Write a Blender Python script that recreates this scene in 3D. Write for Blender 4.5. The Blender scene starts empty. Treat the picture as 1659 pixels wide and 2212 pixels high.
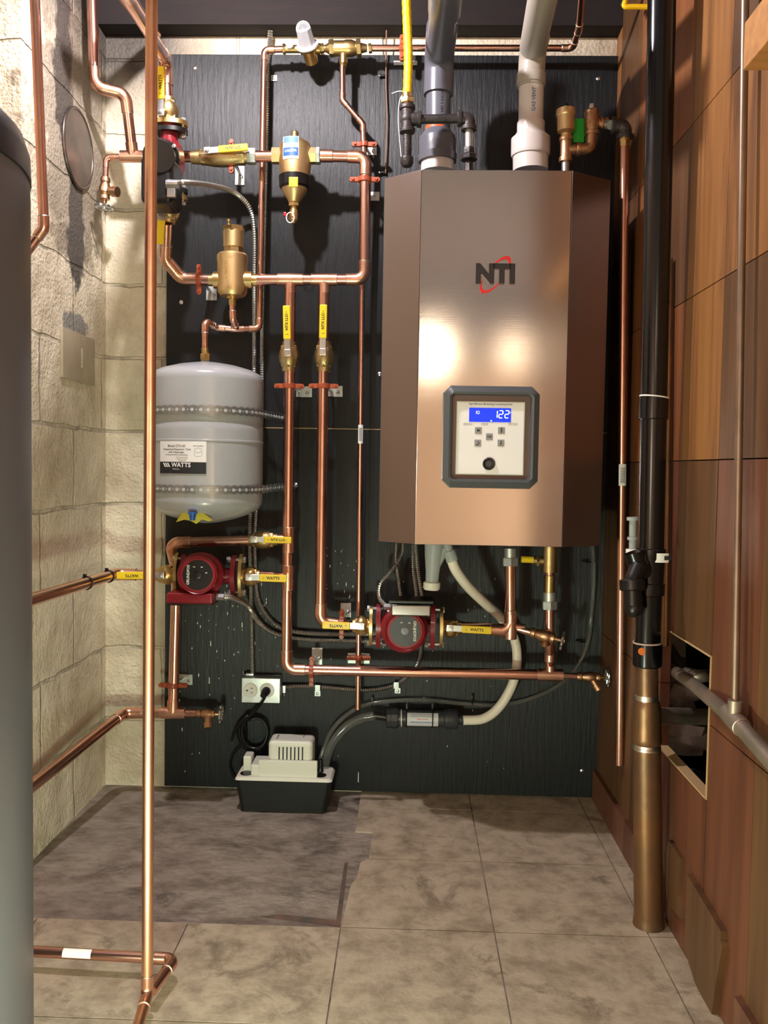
import bpy, bmesh, math, random
from mathutils import Vector, Matrix
random.seed(7)
V = Vector
PI = math.pi
scn = bpy.context.scene
COL = scn.collection

# ------------------------------------------------------------------ camera, light, exposure
FPX = 1857.19
YAW, PITCH, ROLL = .0273, .05, .0168
CAM = V((.6736, -2.3735, .9119))
_f = V((-math.sin(YAW)*math.cos(PITCH), math.cos(YAW)*math.cos(PITCH), -math.sin(PITCH)))
_r0 = V((math.cos(YAW), math.sin(YAW), 0)); _u0 = _r0.cross(_f)
_r = math.cos(ROLL)*_r0 + math.sin(ROLL)*_u0
_u = -math.sin(ROLL)*_r0 + math.cos(ROLL)*_u0
cd = bpy.data.cameras.new('camera'); cam = bpy.data.objects.new('camera', cd); COL.objects.link(cam)
cd.sensor_fit = 'HORIZONTAL'; cd.sensor_width = 36; cd.lens = FPX/1659*36; cd.clip_start = .02
M = Matrix.Identity(4)
for i in range(3):
    M[i][0] = _r[i]; M[i][1] = _u[i]; M[i][2] = -_f[i]; M[i][3] = CAM[i]
cam.matrix_world = M
scn.camera = cam
scn.view_settings.view_transform = 'Standard'; scn.view_settings.look = 'None'
scn.view_settings.gamma = 1; scn.view_settings.use_curve_mapping = False
scn.view_settings.exposure = 1.15
w = bpy.data.worlds.new('world'); scn.world = w; w.use_nodes = True
w.node_tree.nodes['Background'].inputs[0].default_value = (.9, .85, .8, 1)
w.node_tree.nodes['Background'].inputs[1].default_value = .035
def lamp(name, loc, power, color, radius):
    l = bpy.data.lights.new(name, 'POINT'); l.energy = power; l.color = color; l.shadow_soft_size = radius
    o = bpy.data.objects.new(name, l); o.location = loc; COL.objects.link(o); return o
lamp('ceiling_bulb_light', (.22, -.72, 2.14), 29, (1, .92, .94), .022)
lamp('work_light', (.40, -1.62, .15), 13, (.82, 1, .76), .045)
lamp('room_light_near', (.775, -3.1, 1.55), 3.2, (1, .78, .54), .08)
lamp('room_light_far', (1.27, -3.5, 1.61), .8, (1, .76, .50), .08)
lamp('fill_light_back', (2.7, -4.9, .6), 55, (1, .88, .74), .1)  # added fill, brightens the unseen far wall mirrored in the boiler
lamp('fill_light_side', (-1.0, -4.7, .9), 24, (1, .88, .76), .1)  # added fill from the left, evens out the back fill
# ------------------------------------------------------------------ pixel <-> place helpers
def ray(px, py): return _f*FPX + _r*(px-829.5) - _u*(py-1106)
def A(px, py, Y):                     # the point of depth plane Y seen at px, py of the photograph
    d = ray(px, py); return CAM + d*((Y-CAM.y)/d.y)
def AX(px, py, X):
    d = ray(px, py); return CAM + d*((X-CAM.x)/d.x)
def AZ(px, py, Z):
    d = ray(px, py); return CAM + d*((Z-CAM.z)/d.z)
def sc(Y): return FPX/(Y-CAM.y)
def L(px, Y): return px/sc(Y)
S = -.12                               # standoff of the one inch pipes from the board
OUT = V((0, -1, 0)); UP = V((0, 0, 1)); RT = V((1, 0, 0))

# ------------------------------------------------------------------ materials
MATS = {}
def mat(name, col, rough=.5, metal=0, col2=None, nscale=8, bump=0, bscale=60, rvar=0, emit=0, trans=0, stretch=None, coat=0, alpha=1):
    m = bpy.data.materials.new(name); m.use_nodes = True; MATS[name] = m
    nt = m.node_tree; b = nt.nodes['Principled BSDF']
    b.inputs['Base Color'].default_value = (*col, 1)
    b.inputs['Roughness'].default_value = rough; b.inputs['Metallic'].default_value = metal
    b.inputs['Coat Weight'].default_value = coat
    if trans: b.inputs['Transmission Weight'].default_value = trans; b.inputs['IOR'].default_value = 1.3
    if emit:
        b.inputs['Emission Color'].default_value = (*col, 1); b.inputs['Emission Strength'].default_value = emit
    tc = nt.nodes.new('ShaderNodeTexCoord'); mp = nt.nodes.new('ShaderNodeMapping')
    nt.links.new(tc.outputs['Object'], mp.inputs[0])
    if stretch: mp.inputs['Scale'].default_value = stretch
    if col2:
        n = nt.nodes.new('ShaderNodeTexNoise'); n.inputs['Scale'].default_value = nscale; n.inputs['Detail'].default_value = 5
        nt.links.new(mp.outputs[0], n.inputs[0])
        r = nt.nodes.new('ShaderNodeValToRGB'); r.color_ramp.elements[0].position = .35; r.color_ramp.elements[1].position = .65
        r.color_ramp.elements[0].color = (*col, 1); r.color_ramp.elements[1].color = (*col2, 1)
        nt.links.new(n.outputs[0], r.inputs[0]); nt.links.new(r.outputs[0], b.inputs['Base Color'])
        if rvar:
            mr = nt.nodes.new('ShaderNodeMapRange'); mr.inputs[3].default_value = rough-rvar; mr.inputs[4].default_value = rough+rvar
            nt.links.new(n.outputs[0], mr.inputs[0]); nt.links.new(mr.outputs[0], b.inputs['Roughness'])
    if bump:
        n = nt.nodes.new('ShaderNodeTexNoise'); n.inputs['Scale'].default_value = bscale; n.inputs['Detail'].default_value = 6
        nt.links.new(mp.outputs[0], n.inputs[0])
        bp = nt.nodes.new('ShaderNodeBump'); bp.inputs['Strength'].default_value = bump; bp.inputs['Distance'].default_value = .002
        nt.links.new(n.outputs[0], bp.inputs['Height']); nt.links.new(bp.outputs[0], b.inputs['Normal'])
    return m
copper = mat('copper', (.86, .50, .38), .24, 1, (.70, .38, .29), 14, rvar=.08)
copper_near = mat('copper_warm', (.88, .54, .34), .36, 1, (.72, .38, .26), 18, rvar=.08)
copper_fit = mat('copper_fitting', (.78, .42, .30), .3, 1, (.86, .52, .38), 30, rvar=.1)
solder = mat('solder', (.72, .66, .58), .35, 1)
copper_old = mat('old_copper', (.36, .19, .08), .42, .85, (.20, .15, .08), 9, bump=.3, rvar=.12)
copper_dull = mat('dull_copper', (.38, .30, .24), .45, .7, (.25, .22, .17), 12, bump=.2)
brass = mat('brass', (.72, .54, .24), .32, 1, (.62, .45, .19), 20, bump=.1, bscale=300)
brass_dk = mat('brass_forged', (.60, .45, .22), .4, 1, (.46, .34, .16), 25, bump=.25, bscale=300)
brass_satin = mat('brass_satin', (.82, .62, .32), .40, 1, (.76, .57, .29), 10, bump=.15, bscale=500)
bronze = mat('bronze', (.62, .38, .22), .38, 1, (.48, .29, .17), 20, bump=.3, bscale=300)
steel = mat('zinc_steel', (.72, .74, .74), .3, 1, (.55, .57, .58), 30)
galv = mat('galvanized', (.58, .62, .60), .45, .8, (.48, .52, .52), 40)
iron = mat('black_iron', (.035, .032, .032), .42, .5, (.07, .06, .06), 40, bump=.5, bscale=250)
yellow = mat('yellow_vinyl', (.88, .63, .02), .38)
yellow_csst = mat('yellow_jacket', (.83, .53, .01), .4, bump=.2, bscale=90)
ink = mat('black_ink', (.015, .015, .02), .6)
ink_grey = mat('grey_ink', (.12, .12, .13), .6)
red_clamp = mat('epoxy_orange_red', (.42, .085, .03), .4, 0, (.34, .07, .03), 30)
red_paint = mat('maroon_enamel', (.22, .010, .018), .3, 0, bump=.12, bscale=200, coat=.3)
blackpl = mat('black_plastic', (.004, .004, .0045), .35)
blackpipe = mat('black_abs', (.003, .003, .004), .2, bump=.05, bscale=60)
greyabs = mat('grey_vent_plastic', (.11, .115, .14), .3)
whitepvc = mat('white_pvc', (.66, .61, .58), .35)
tankgrey = mat('grey_enamel', (.40, .42, .44), .28, coat=.4)
white = mat('white_label', (.85, .85, .84), .5)
whitepl = mat('ivory_plastic', (.72, .72, .62), .4)
whitehose = mat('white_hose', (.86, .82, .70), .45)
clearpl = mat('clear_vinyl', (.72, .76, .74), .08, trans=.93)
frost = mat('frosted_plastic', (.66, .72, .72), .35, trans=.5)
mcable = mat('armored_cable', (.55, .56, .53), .32, 1)
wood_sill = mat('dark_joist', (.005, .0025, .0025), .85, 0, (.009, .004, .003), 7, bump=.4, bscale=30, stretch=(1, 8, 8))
beamwood = mat('fir_beam', (.55, .26, .08), .5, 0, (.42, .19, .06), 7, stretch=(1, 8, 8))
stack_cu = mat('stack_copper', (.27, .135, .06), .42, .75, (.16, .095, .055), 7, bump=.25, rvar=.1)
darkgrey = mat('charcoal_panel', (.055, .06, .065), .45)
bluemat = mat('blue_print', (.03, .12, .45), .4)
lcd = mat('lcd_blue', (.002, .03, .75), .4, emit=.45)
seg = mat('lcd_digits', (.75, .85, 1), .3, emit=.5)
redlogo = mat('logo_red', (.65, .02, .02), .25)
chrome_dk = mat('dark_chrome', (.035, .03, .03), .25, .3)
greyknob = mat('grey_plastic', (.22, .23, .25), .4)
greenpt = mat('green_paint', (.01, .45, .04), .5)
orange = mat('orange_cement', (.75, .10, .02), .5)
wire_br = mat('brown_wire', (.20, .10, .06), .5)
debris = mat('grey_rubble', (.55, .47, .44), .7, 0, (.22, .19, .18), 12, bump=1, bscale=25)
voidm = mat('dark_cavity', (.012, .011, .010), .9)
buttonm = mat('button_grey', (.33, .33, .34), .5)
btnframe = mat('ivory_rim', (.75, .75, .70), .5)
flake = mat('paint_fleck', (.75, .8, .75), .6)
adhesive = mat('rusty_adhesive', (.17, .10, .07), .8, 0, (.08, .07, .06), 30)
orange_st = mat('orange_sticker', (.75, .18, .03), .5)

def brushed(name, col, rough):
    m = bpy.data.materials.new(name); m.use_nodes = True; nt = m.node_tree; b = nt.nodes['Principled BSDF']
    b.inputs['Base Color'].default_value = (*col, 1); b.inputs['Metallic'].default_value = 1; b.inputs['Roughness'].default_value = rough
    
    tc = nt.nodes.new('ShaderNodeTexCoord'); mp = nt.nodes.new('ShaderNodeMapping'); mp.inputs['Scale'].default_value = (3, 3, 500)
    n = nt.nodes.new('ShaderNodeTexNoise'); n.inputs['Scale'].default_value = 2; n.inputs['Detail'].default_value = 3
    bp = nt.nodes.new('ShaderNodeBump'); bp.inputs['Strength'].default_value = .03; bp.inputs['Distance'].default_value = .001
    nt.links.new(tc.outputs['Object'], mp.inputs[0]); nt.links.new(mp.outputs[0], n.inputs[0])
    nt.links.new(n.outputs[0], bp.inputs['Height']); nt.links.new(bp.outputs[0], b.inputs['Normal'])
    return m
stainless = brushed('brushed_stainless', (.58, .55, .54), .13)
stainless_dk = brushed('brushed_stainless_shaded', (.27, .24, .23), .30)  # same steel, dark reflections on the bevels painted into the colour

def nodes_of(name):
    m = bpy.data.materials.new(name); m.use_nodes = True; nt = m.node_tree
    N = lambda t, **k: nt.nodes.new(t)
    return m, nt, nt.nodes['Principled BSDF']
def board_mat():
    m, nt, b = nodes_of('black_painted_plywood')
    g = nt.nodes.new('ShaderNodeNewGeometry')
    mp = nt.nodes.new('ShaderNodeMapping'); mp.inputs['Scale'].default_value = (9, 9, .9)
    nt.links.new(g.outputs['Position'], mp.inputs[0])
    n0 = nt.nodes.new('ShaderNodeTexNoise'); n0.inputs['Scale'].default_value = 1.1; n0.inputs['Detail'].default_value = 2
    nt.links.new(g.outputs['Position'], n0.inputs[0])
    n = nt.nodes.new('ShaderNodeTexNoise'); n.inputs['Scale'].default_value = 14; n.inputs['Detail'].default_value = 6; n.inputs['Roughness'].default_value = .7
    nt.links.new(mp.outputs[0], n.inputs[0])
    wv = nt.nodes.new('ShaderNodeTexWave'); wv.wave_type = 'BANDS'; wv.bands_direction = 'X'; wv.inputs['Scale'].default_value = 2.2
    wv.inputs['Distortion'].default_value = 14; wv.inputs['Detail'].default_value = 3; wv.inputs['Detail Scale'].default_value = .8
    mp2 = nt.nodes.new('ShaderNodeMapping'); mp2.inputs['Scale'].default_value = (7, 7, 1.6)
    nt.links.new(g.outputs['Position'], mp2.inputs[0]); nt.links.new(mp2.outputs[0], wv.inputs[0])
    ad = nt.nodes.new('ShaderNodeMath'); ad.operation = 'MULTIPLY_ADD'; ad.inputs[1].default_value = .10
    nt.links.new(wv.outputs['Fac'], ad.inputs[0]); nt.links.new(n.outputs[0], ad.inputs[2])
    bp = nt.nodes.new('ShaderNodeBump'); bp.inputs['Strength'].default_value = .7; bp.inputs['Distance'].default_value = .0025
    nt.links.new(ad.outputs[0], bp.inputs['Height']); nt.links.new(bp.outputs[0], b.inputs['Normal'])
    b.inputs['Base Color'].default_value = (.008, .010, .012, 1); b.inputs['Specular IOR Level'].default_value = .38
    mr = nt.nodes.new('ShaderNodeMapRange'); mr.inputs[3].default_value = .30; mr.inputs[4].default_value = .48
    nt.links.new(n.outputs[0], mr.inputs[0]); nt.links.new(mr.outputs[0], b.inputs['Roughness'])
    return m
boardm = board_mat()

def block_mat(name, axis):
    """painted concrete block: brick joints + pits + grime; axis is the horizontal world axis of the wall"""
    m, nt, b = nodes_of(name)
    g = nt.nodes.new('ShaderNodeNewGeometry'); sp = nt.nodes.new('ShaderNodeSeparateXYZ'); cb = nt.nodes.new('ShaderNodeCombineXYZ')
    nd = nt.nodes.new('ShaderNodeTexNoise'); nd.inputs['Scale'].default_value = 9; nd.inputs['Detail'].default_value = 4
    nt.links.new(g.outputs['Position'], nd.inputs[0])
    ds = nt.nodes.new('ShaderNodeVectorMath'); ds.operation = 'MULTIPLY_ADD'; ds.inputs[1].default_value = (.022, .022, .022)
    nt.links.new(nd.outputs['Color'], ds.inputs[0]); nt.links.new(g.outputs['Position'], ds.inputs[2])
    nt.links.new(ds.outputs[0], sp.inputs[0])
    nt.links.new(sp.outputs[axis], cb.inputs[0]); nt.links.new(sp.outputs['Z'], cb.inputs[1])
    br = nt.nodes.new('ShaderNodeTexBrick'); br.inputs['Scale'].default_value = 1; br.inputs['Brick Width'].default_value = .40; br.inputs['Row Height'].default_value = .203
    br.inputs['Mortar Size'].default_value = .006; br.inputs['Mortar Smooth'].default_value = .6
    nt.links.new(cb.outputs[0], br.inputs[0])
    n1 = nt.nodes.new('ShaderNodeTexNoise'); n1.inputs['Scale'].default_value = 110; n1.inputs['Detail'].default_value = 5; nt.links.new(g.outputs['Position'], n1.inputs[0])
    vo = nt.nodes.new('ShaderNodeTexVoronoi'); vo.inputs['Scale'].default_value = 55; nt.links.new(g.outputs['Position'], vo.inputs[0])
    pit = nt.nodes.new('ShaderNodeMapRange'); pit.inputs[1].default_value = .05; pit.inputs[2].default_value = .22; nt.links.new(vo.outputs['Distance'], pit.inputs[0])
    n2 = nt.nodes.new('ShaderNodeTexNoise'); n2.inputs['Scale'].default_value = 3.2; n2.inputs['Detail'].default_value = 6; n2.inputs['Roughness'].default_value = .65
    nt.links.new(g.outputs['Position'], n2.inputs[0])
    # joints show only where the mortar was not painted over
    nm = nt.nodes.new('ShaderNodeMapRange'); nm.inputs[1].default_value = .42; nm.inputs[2].default_value = .62
    n4 = nt.nodes.new('ShaderNodeTexNoise'); n4.inputs['Scale'].default_value = 13; n4.inputs['Detail'].default_value = 4; nt.links.new(g.outputs['Position'], n4.inputs[0])
    nt.links.new(n4.outputs[0], nm.inputs[0])
    jm = nt.nodes.new('ShaderNodeMath'); jm.operation = 'MULTIPLY'; nt.links.new(br.outputs['Fac'], jm.inputs[0]); nt.links.new(nm.outputs[0], jm.inputs[1])
    r = nt.nodes.new('ShaderNodeValToRGB'); e = r.color_ramp.elements
    e[0].position = .30; e[0].color = (.44, .36, .25, 1); e[1].position = .58; e[1].color = (.77, .70, .54, 1)
    nt.links.new(n2.outputs[0], r.inputs[0])
    mx = nt.nodes.new('ShaderNodeMixRGB'); mx.inputs[2].default_value = (.10, .085, .06, 1)
    jj = nt.nodes.new('ShaderNodeMath'); jj.operation = 'MULTIPLY'; jj.inputs[1].default_value = .55; nt.links.new(jm.outputs[0], jj.inputs[0])
    nt.links.new(jj.outputs[0], mx.inputs[0]); nt.links.new(r.outputs[0], mx.inputs[1])
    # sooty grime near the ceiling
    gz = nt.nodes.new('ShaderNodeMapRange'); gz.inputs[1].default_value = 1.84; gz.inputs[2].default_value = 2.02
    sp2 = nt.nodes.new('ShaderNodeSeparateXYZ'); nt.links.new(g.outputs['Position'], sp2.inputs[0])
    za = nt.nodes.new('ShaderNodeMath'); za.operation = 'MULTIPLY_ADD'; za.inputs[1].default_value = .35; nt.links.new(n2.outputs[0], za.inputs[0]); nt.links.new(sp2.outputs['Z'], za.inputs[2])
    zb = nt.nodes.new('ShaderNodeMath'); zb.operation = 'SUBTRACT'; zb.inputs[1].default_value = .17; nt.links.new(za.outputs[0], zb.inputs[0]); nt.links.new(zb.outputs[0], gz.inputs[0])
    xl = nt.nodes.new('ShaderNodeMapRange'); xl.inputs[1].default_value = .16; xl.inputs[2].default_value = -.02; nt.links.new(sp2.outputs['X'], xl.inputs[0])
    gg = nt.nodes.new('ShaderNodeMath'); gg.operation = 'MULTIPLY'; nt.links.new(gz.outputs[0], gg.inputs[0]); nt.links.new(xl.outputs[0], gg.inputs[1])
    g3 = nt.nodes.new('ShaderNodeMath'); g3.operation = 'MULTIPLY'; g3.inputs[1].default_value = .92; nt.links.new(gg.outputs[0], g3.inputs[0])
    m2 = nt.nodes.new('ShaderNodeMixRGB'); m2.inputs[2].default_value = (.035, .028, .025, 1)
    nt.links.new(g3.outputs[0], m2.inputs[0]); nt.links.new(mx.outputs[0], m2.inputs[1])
    last = m2
    if axis == 'Y':
        # scraped grey cement patch and stain around the round cover
        def blob(cy, cz, ry, rz, col, prev, k=1.0):
            mp = nt.nodes.new('ShaderNodeMapping'); mp.vector_type = 'POINT'
            mp.inputs['Location'].default_value = (0, -cy/ry, -cz/rz); mp.inputs['Scale'].default_value = (0, 1/ry, 1/rz)
            nt.links.new(g.outputs['Position'], mp.inputs[0])
            ln = nt.nodes.new('ShaderNodeVectorMath'); ln.operation = 'LENGTH'; nt.links.new(mp.outputs[0], ln.inputs[0])
            nn = nt.nodes.new('ShaderNodeTexNoise'); nn.inputs['Scale'].default_value = 17; nn.inputs['Detail'].default_value = 6; nt.links.new(g.outputs['Position'], nn.inputs[0])
            a = nt.nodes.new('ShaderNodeMath'); a.operation = 'MULTIPLY_ADD'; a.inputs[1].default_value = 1.5; nt.links.new(nn.outputs[0], a.inputs[0]); nt.links.new(ln.outputs['Value'], a.inputs[2])
            s = nt.nodes.new('ShaderNodeMapRange'); s.inputs[1].default_value = 1.75; s.inputs[2].default_value = 1.55; s.inputs[4].default_value = k; nt.links.new(a.outputs[0], s.inputs[0])
            q = nt.nodes.new('ShaderNodeMixRGB'); q.inputs[2].default_value = (*col, 1); nt.links.new(s.outputs[0], q.inputs[0]); nt.links.new(prev.outputs[0], q.inputs[1]); return q
        c = AX(160, 320, -.175)
        last = blob(c.y, c.z+.02, .26, .34, (.20, .16, .12), last, .75)
        c2 = AX(165, 505, -.175); last = blob(c2.y, c2.z, .06, .16, (.09, .08, .07), last)
        c3 = AX(165, 712, -.175); last = blob(c3.y, c3.z, .08, .05, (.22, .22, .21), last, .9)
        c4 = AX(135, 120, -.175); last = blob(c4.y, c4.z, .06, .22, (.035, .03, .028), last, .85)
    nt.links.new(last.outputs[0], b.inputs['Base Color'])
    h1 = nt.nodes.new('ShaderNodeMath'); h1.operation = 'MULTIPLY_ADD'; h1.inputs[1].default_value = -1.1; nt.links.new(br.outputs['Fac'], h1.inputs[0]); nt.links.new(n1.outputs[0], h1.inputs[2])
    h2 = nt.nodes.new('ShaderNodeMath'); h2.operation = 'MULTIPLY_ADD'; h2.inputs[1].default_value = .30; nt.links.new(pit.outputs[0], h2.inputs[0]); nt.links.new(h1.outputs[0], h2.inputs[2])
    h3 = nt.nodes.new('ShaderNodeMath'); h3.operation = 'MULTIPLY_ADD'; h3.inputs[1].default_value = 2.0; nt.links.new(n4.outputs[0], h3.inputs[0]); nt.links.new(h2.outputs[0], h3.inputs[2])
    bp = nt.nodes.new('ShaderNodeBump'); bp.inputs['Strength'].default_value = .9; bp.inputs['Distance'].default_value = .005
    nt.links.new(h3.outputs[0], bp.inputs['Height']); nt.links.new(bp.outputs[0], b.inputs['Normal'])
    b.inputs['Roughness'].default_value = .62
    return m
block_back = block_mat('painted_block_back', 'X'); block_left = block_mat('painted_block_side', 'Y')

def mottled(name, c0, c1, c2, scale, rough, stain, streak=(1, 1, 1), bump=.2):
    m, nt, b = nodes_of(name)
    g = nt.nodes.new('ShaderNodeNewGeometry'); mp = nt.nodes.new('ShaderNodeMapping'); mp.inputs['Scale'].default_value = streak
    nt.links.new(g.outputs['Position'], mp.inputs[0])
    n = nt.nodes.new('ShaderNodeTexNoise'); n.inputs['Scale'].default_value = scale; n.inputs['Detail'].default_value = 8; n.inputs['Roughness'].default_value = .68
    nt.links.new(mp.outputs[0], n.inputs[0])
    r = nt.nodes.new('ShaderNodeValToRGB'); e = r.color_ramp.elements
    e[0].position = .36; e[0].color = (*c0, 1); e[1].position = .58; e[1].color = (*c1, 1)
    nt.links.new(n.outputs[0], r.inputs[0])
    n2 = nt.nodes.new('ShaderNodeTexNoise'); n2.inputs['Scale'].default_value = scale*.5; n2.inputs['Detail'].default_value = 7; n2.inputs['Roughness'].default_value = .7; n2.inputs['Distortion'].default_value = .6
    nt.links.new(mp.outputs[0], n2.inputs[0])
    s = nt.nodes.new('ShaderNodeMapRange'); s.inputs[1].default_value = stain; s.inputs[2].default_value = stain+.10; s.inputs[4].default_value = .8; nt.links.new(n2.outputs[0], s.inputs[0])
    q = nt.nodes.new('ShaderNodeMixRGB'); q.inputs[2].default_value = (*c2, 1); nt.links.new(s.outputs[0], q.inputs[0]); nt.links.new(r.outputs[0], q.inputs[1])
    nt.links.new(q.outputs[0], b.inputs['Base Color']); b.inputs['Roughness'].default_value = rough
    n3 = nt.nodes.new('ShaderNodeTexNoise'); n3.inputs['Scale'].default_value = scale*4; n3.inputs['Detail'].default_value = 7; nt.links.new(mp.outputs[0], n3.inputs[0])
    bp = nt.nodes.new('ShaderNodeBump'); bp.inputs['Strength'].default_value = bump; bp.inputs['Distance'].default_value = .004
    nt.links.new(n3.outputs[0], bp.inputs['Height']); nt.links.new(bp.outputs[0], b.inputs['Normal'])
    return m
tilem = mottled('vinyl_tile', (.30, .235, .165), (.50, .41, .30), (.19, .145, .10), 15, .5, .56, (1, 1, 1), .25)
concm = mottled('stained_concrete', (.17, .135, .105), (.33, .28, .23), (.09, .07, .055), 10, .65, .54, (1, 1.4, 1), .9)
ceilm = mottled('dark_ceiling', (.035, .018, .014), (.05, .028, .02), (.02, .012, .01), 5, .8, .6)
farm = mottled('far_wall', (.74, .56, .40), (.80, .62, .45), (.64, .47, .33), 3, .7, .7)
farceil = mottled('far_ceiling', (.23, .235, .27), (.28, .285, .32), (.19, .19, .22), 3, .8, .7)
def wood(name, c0, c1, c2):
    m, nt, b = nodes_of(name)
    g = nt.nodes.new('ShaderNodeNewGeometry'); mp = nt.nodes.new('ShaderNodeMapping'); mp.inputs['Scale'].default_value = (1, 9, .7)
    nt.links.new(g.outputs['Position'], mp.inputs[0])
    n = nt.nodes.new('ShaderNodeTexNoise'); n.inputs['Scale'].default_value = 2.2; n.inputs['Detail'].default_value = 7; n.inputs['Roughness'].default_value = .6; n.inputs['Distortion'].default_value = .8
    nt.links.new(mp.outputs[0], n.inputs[0])
    r = nt.nodes.new('ShaderNodeValToRGB'); e = r.color_ramp.elements
    e[0].position = .3; e[0].color = (*c0, 1); e[1].position = .68; e[1].color = (*c2, 1); x = e.new(.5); x.color = (*c1, 1)
    nt.links.new(n.outputs[0], r.inputs[0]); nt.links.new(r.outputs[0], b.inputs['Base Color']); b.inputs['Roughness'].default_value = .48
    mp3 = nt.nodes.new('ShaderNodeMapping'); mp3.inputs['Scale'].default_value = (1, 60, 2); nt.links.new(g.outputs['Position'], mp3.inputs[0])
    n3 = nt.nodes.new('ShaderNodeTexNoise'); n3.inputs['Scale'].default_value = 3; nt.links.new(mp3.outputs[0], n3.inputs[0])
    bp = nt.nodes.new('ShaderNodeBump'); bp.inputs['Strength'].default_value = .15; bp.inputs['Distance'].default_value = .001
    nt.links.new(n3.outputs[0], bp.inputs['Height']); nt.links.new(bp.outputs[0], b.inputs['Normal'])
    return m
woods = [wood('panel_wood_amber', (.115, .038, .013), (.20, .070, .022), (.26, .098, .031)),
         wood('panel_wood_russet', (.085, .028, .014), (.130, .043, .020), (.165, .056, .026)),
         wood('panel_wood_golden', (.10, .040, .013), (.25, .105, .030), (.32, .145, .042)),
         wood('panel_wood_brown', (.070, .030, .013), (.110, .050, .019), (.145, .066, .025))]
basem = wood('baseboard_wood', (.09, .035, .02), (.13, .05, .028), (.17, .07, .035))
edgem = mat('raw_ply_edge', (.48, .32, .15), .8)

# ------------------------------------------------------------------ mesh builder
def perp(d):
    d = d.normalized(); a = V((0, 0, 1)) if abs(d.z) < .9 else V((1, 0, 0))
    x = d.cross(a).normalized(); return x, d.cross(x).normalized()
def fillet(pts, R, n=8):
    """polyline with rounded corners; returns path"""
    out = [pts[0].copy()]
    for i in range(1, len(pts)-1):
        p, q, s = pts[i-1], pts[i], pts[i+1]
        a = (p-q); b = (s-q); la, lb = a.length, b.length; a.normalize(); b.normalize()
        ang = a.angle(b)
        if ang > 3.08: out.append(q.copy()); continue
        t = min(R/math.tan(ang/2), la*.48, lb*.48); r = t*math.tan(ang/2)
        p0, p1 = q+a*t, q+b*t
        c = q+(a+b).normalized()*(r/math.sin(ang/2))
        v0, v1 = p0-c, p1-c
        w_ = max(v0.angle(v1), 1e-4)
        for k in range(n+1):
            out.append(c+(v0*math.sin((1-k/n)*w_)+v1*math.sin(k/n*w_))/math.sin(w_))
    out.append(pts[-1].copy()); return out
def spl(pts, n=8):
    """Catmull-Rom through pts"""
    P = [pts[0]*2-pts[1]]+list(pts)+[pts[-1]*2-pts[-2]]; out = []
    for i in range(1, len(P)-2):
        for k in range(n):
            t = k/n; a, b, c, d = P[i-1], P[i], P[i+1], P[i+2]
            out.append(.5*((2*b)+(c-a)*t+(2*a-5*b+4*c-d)*t*t+(3*b-a-3*c+d)*t**3))
    out.append(P[-2].copy()); return out
def resample(path, step):
    out = [path[0].copy()]; acc = 0
    for i in range(1, len(path)):
        a, b = path[i-1], path[i]; l = (b-a).length; pos = 0
        while l > 1e-9 and acc+(l-pos) >= step:
            pos += step-acc; out.append(a.lerp(b, pos/l)); acc = 0
        acc += l-pos
    if (out[-1]-path[-1]).length > step*.3: out.append(path[-1].copy())
    return out
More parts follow.
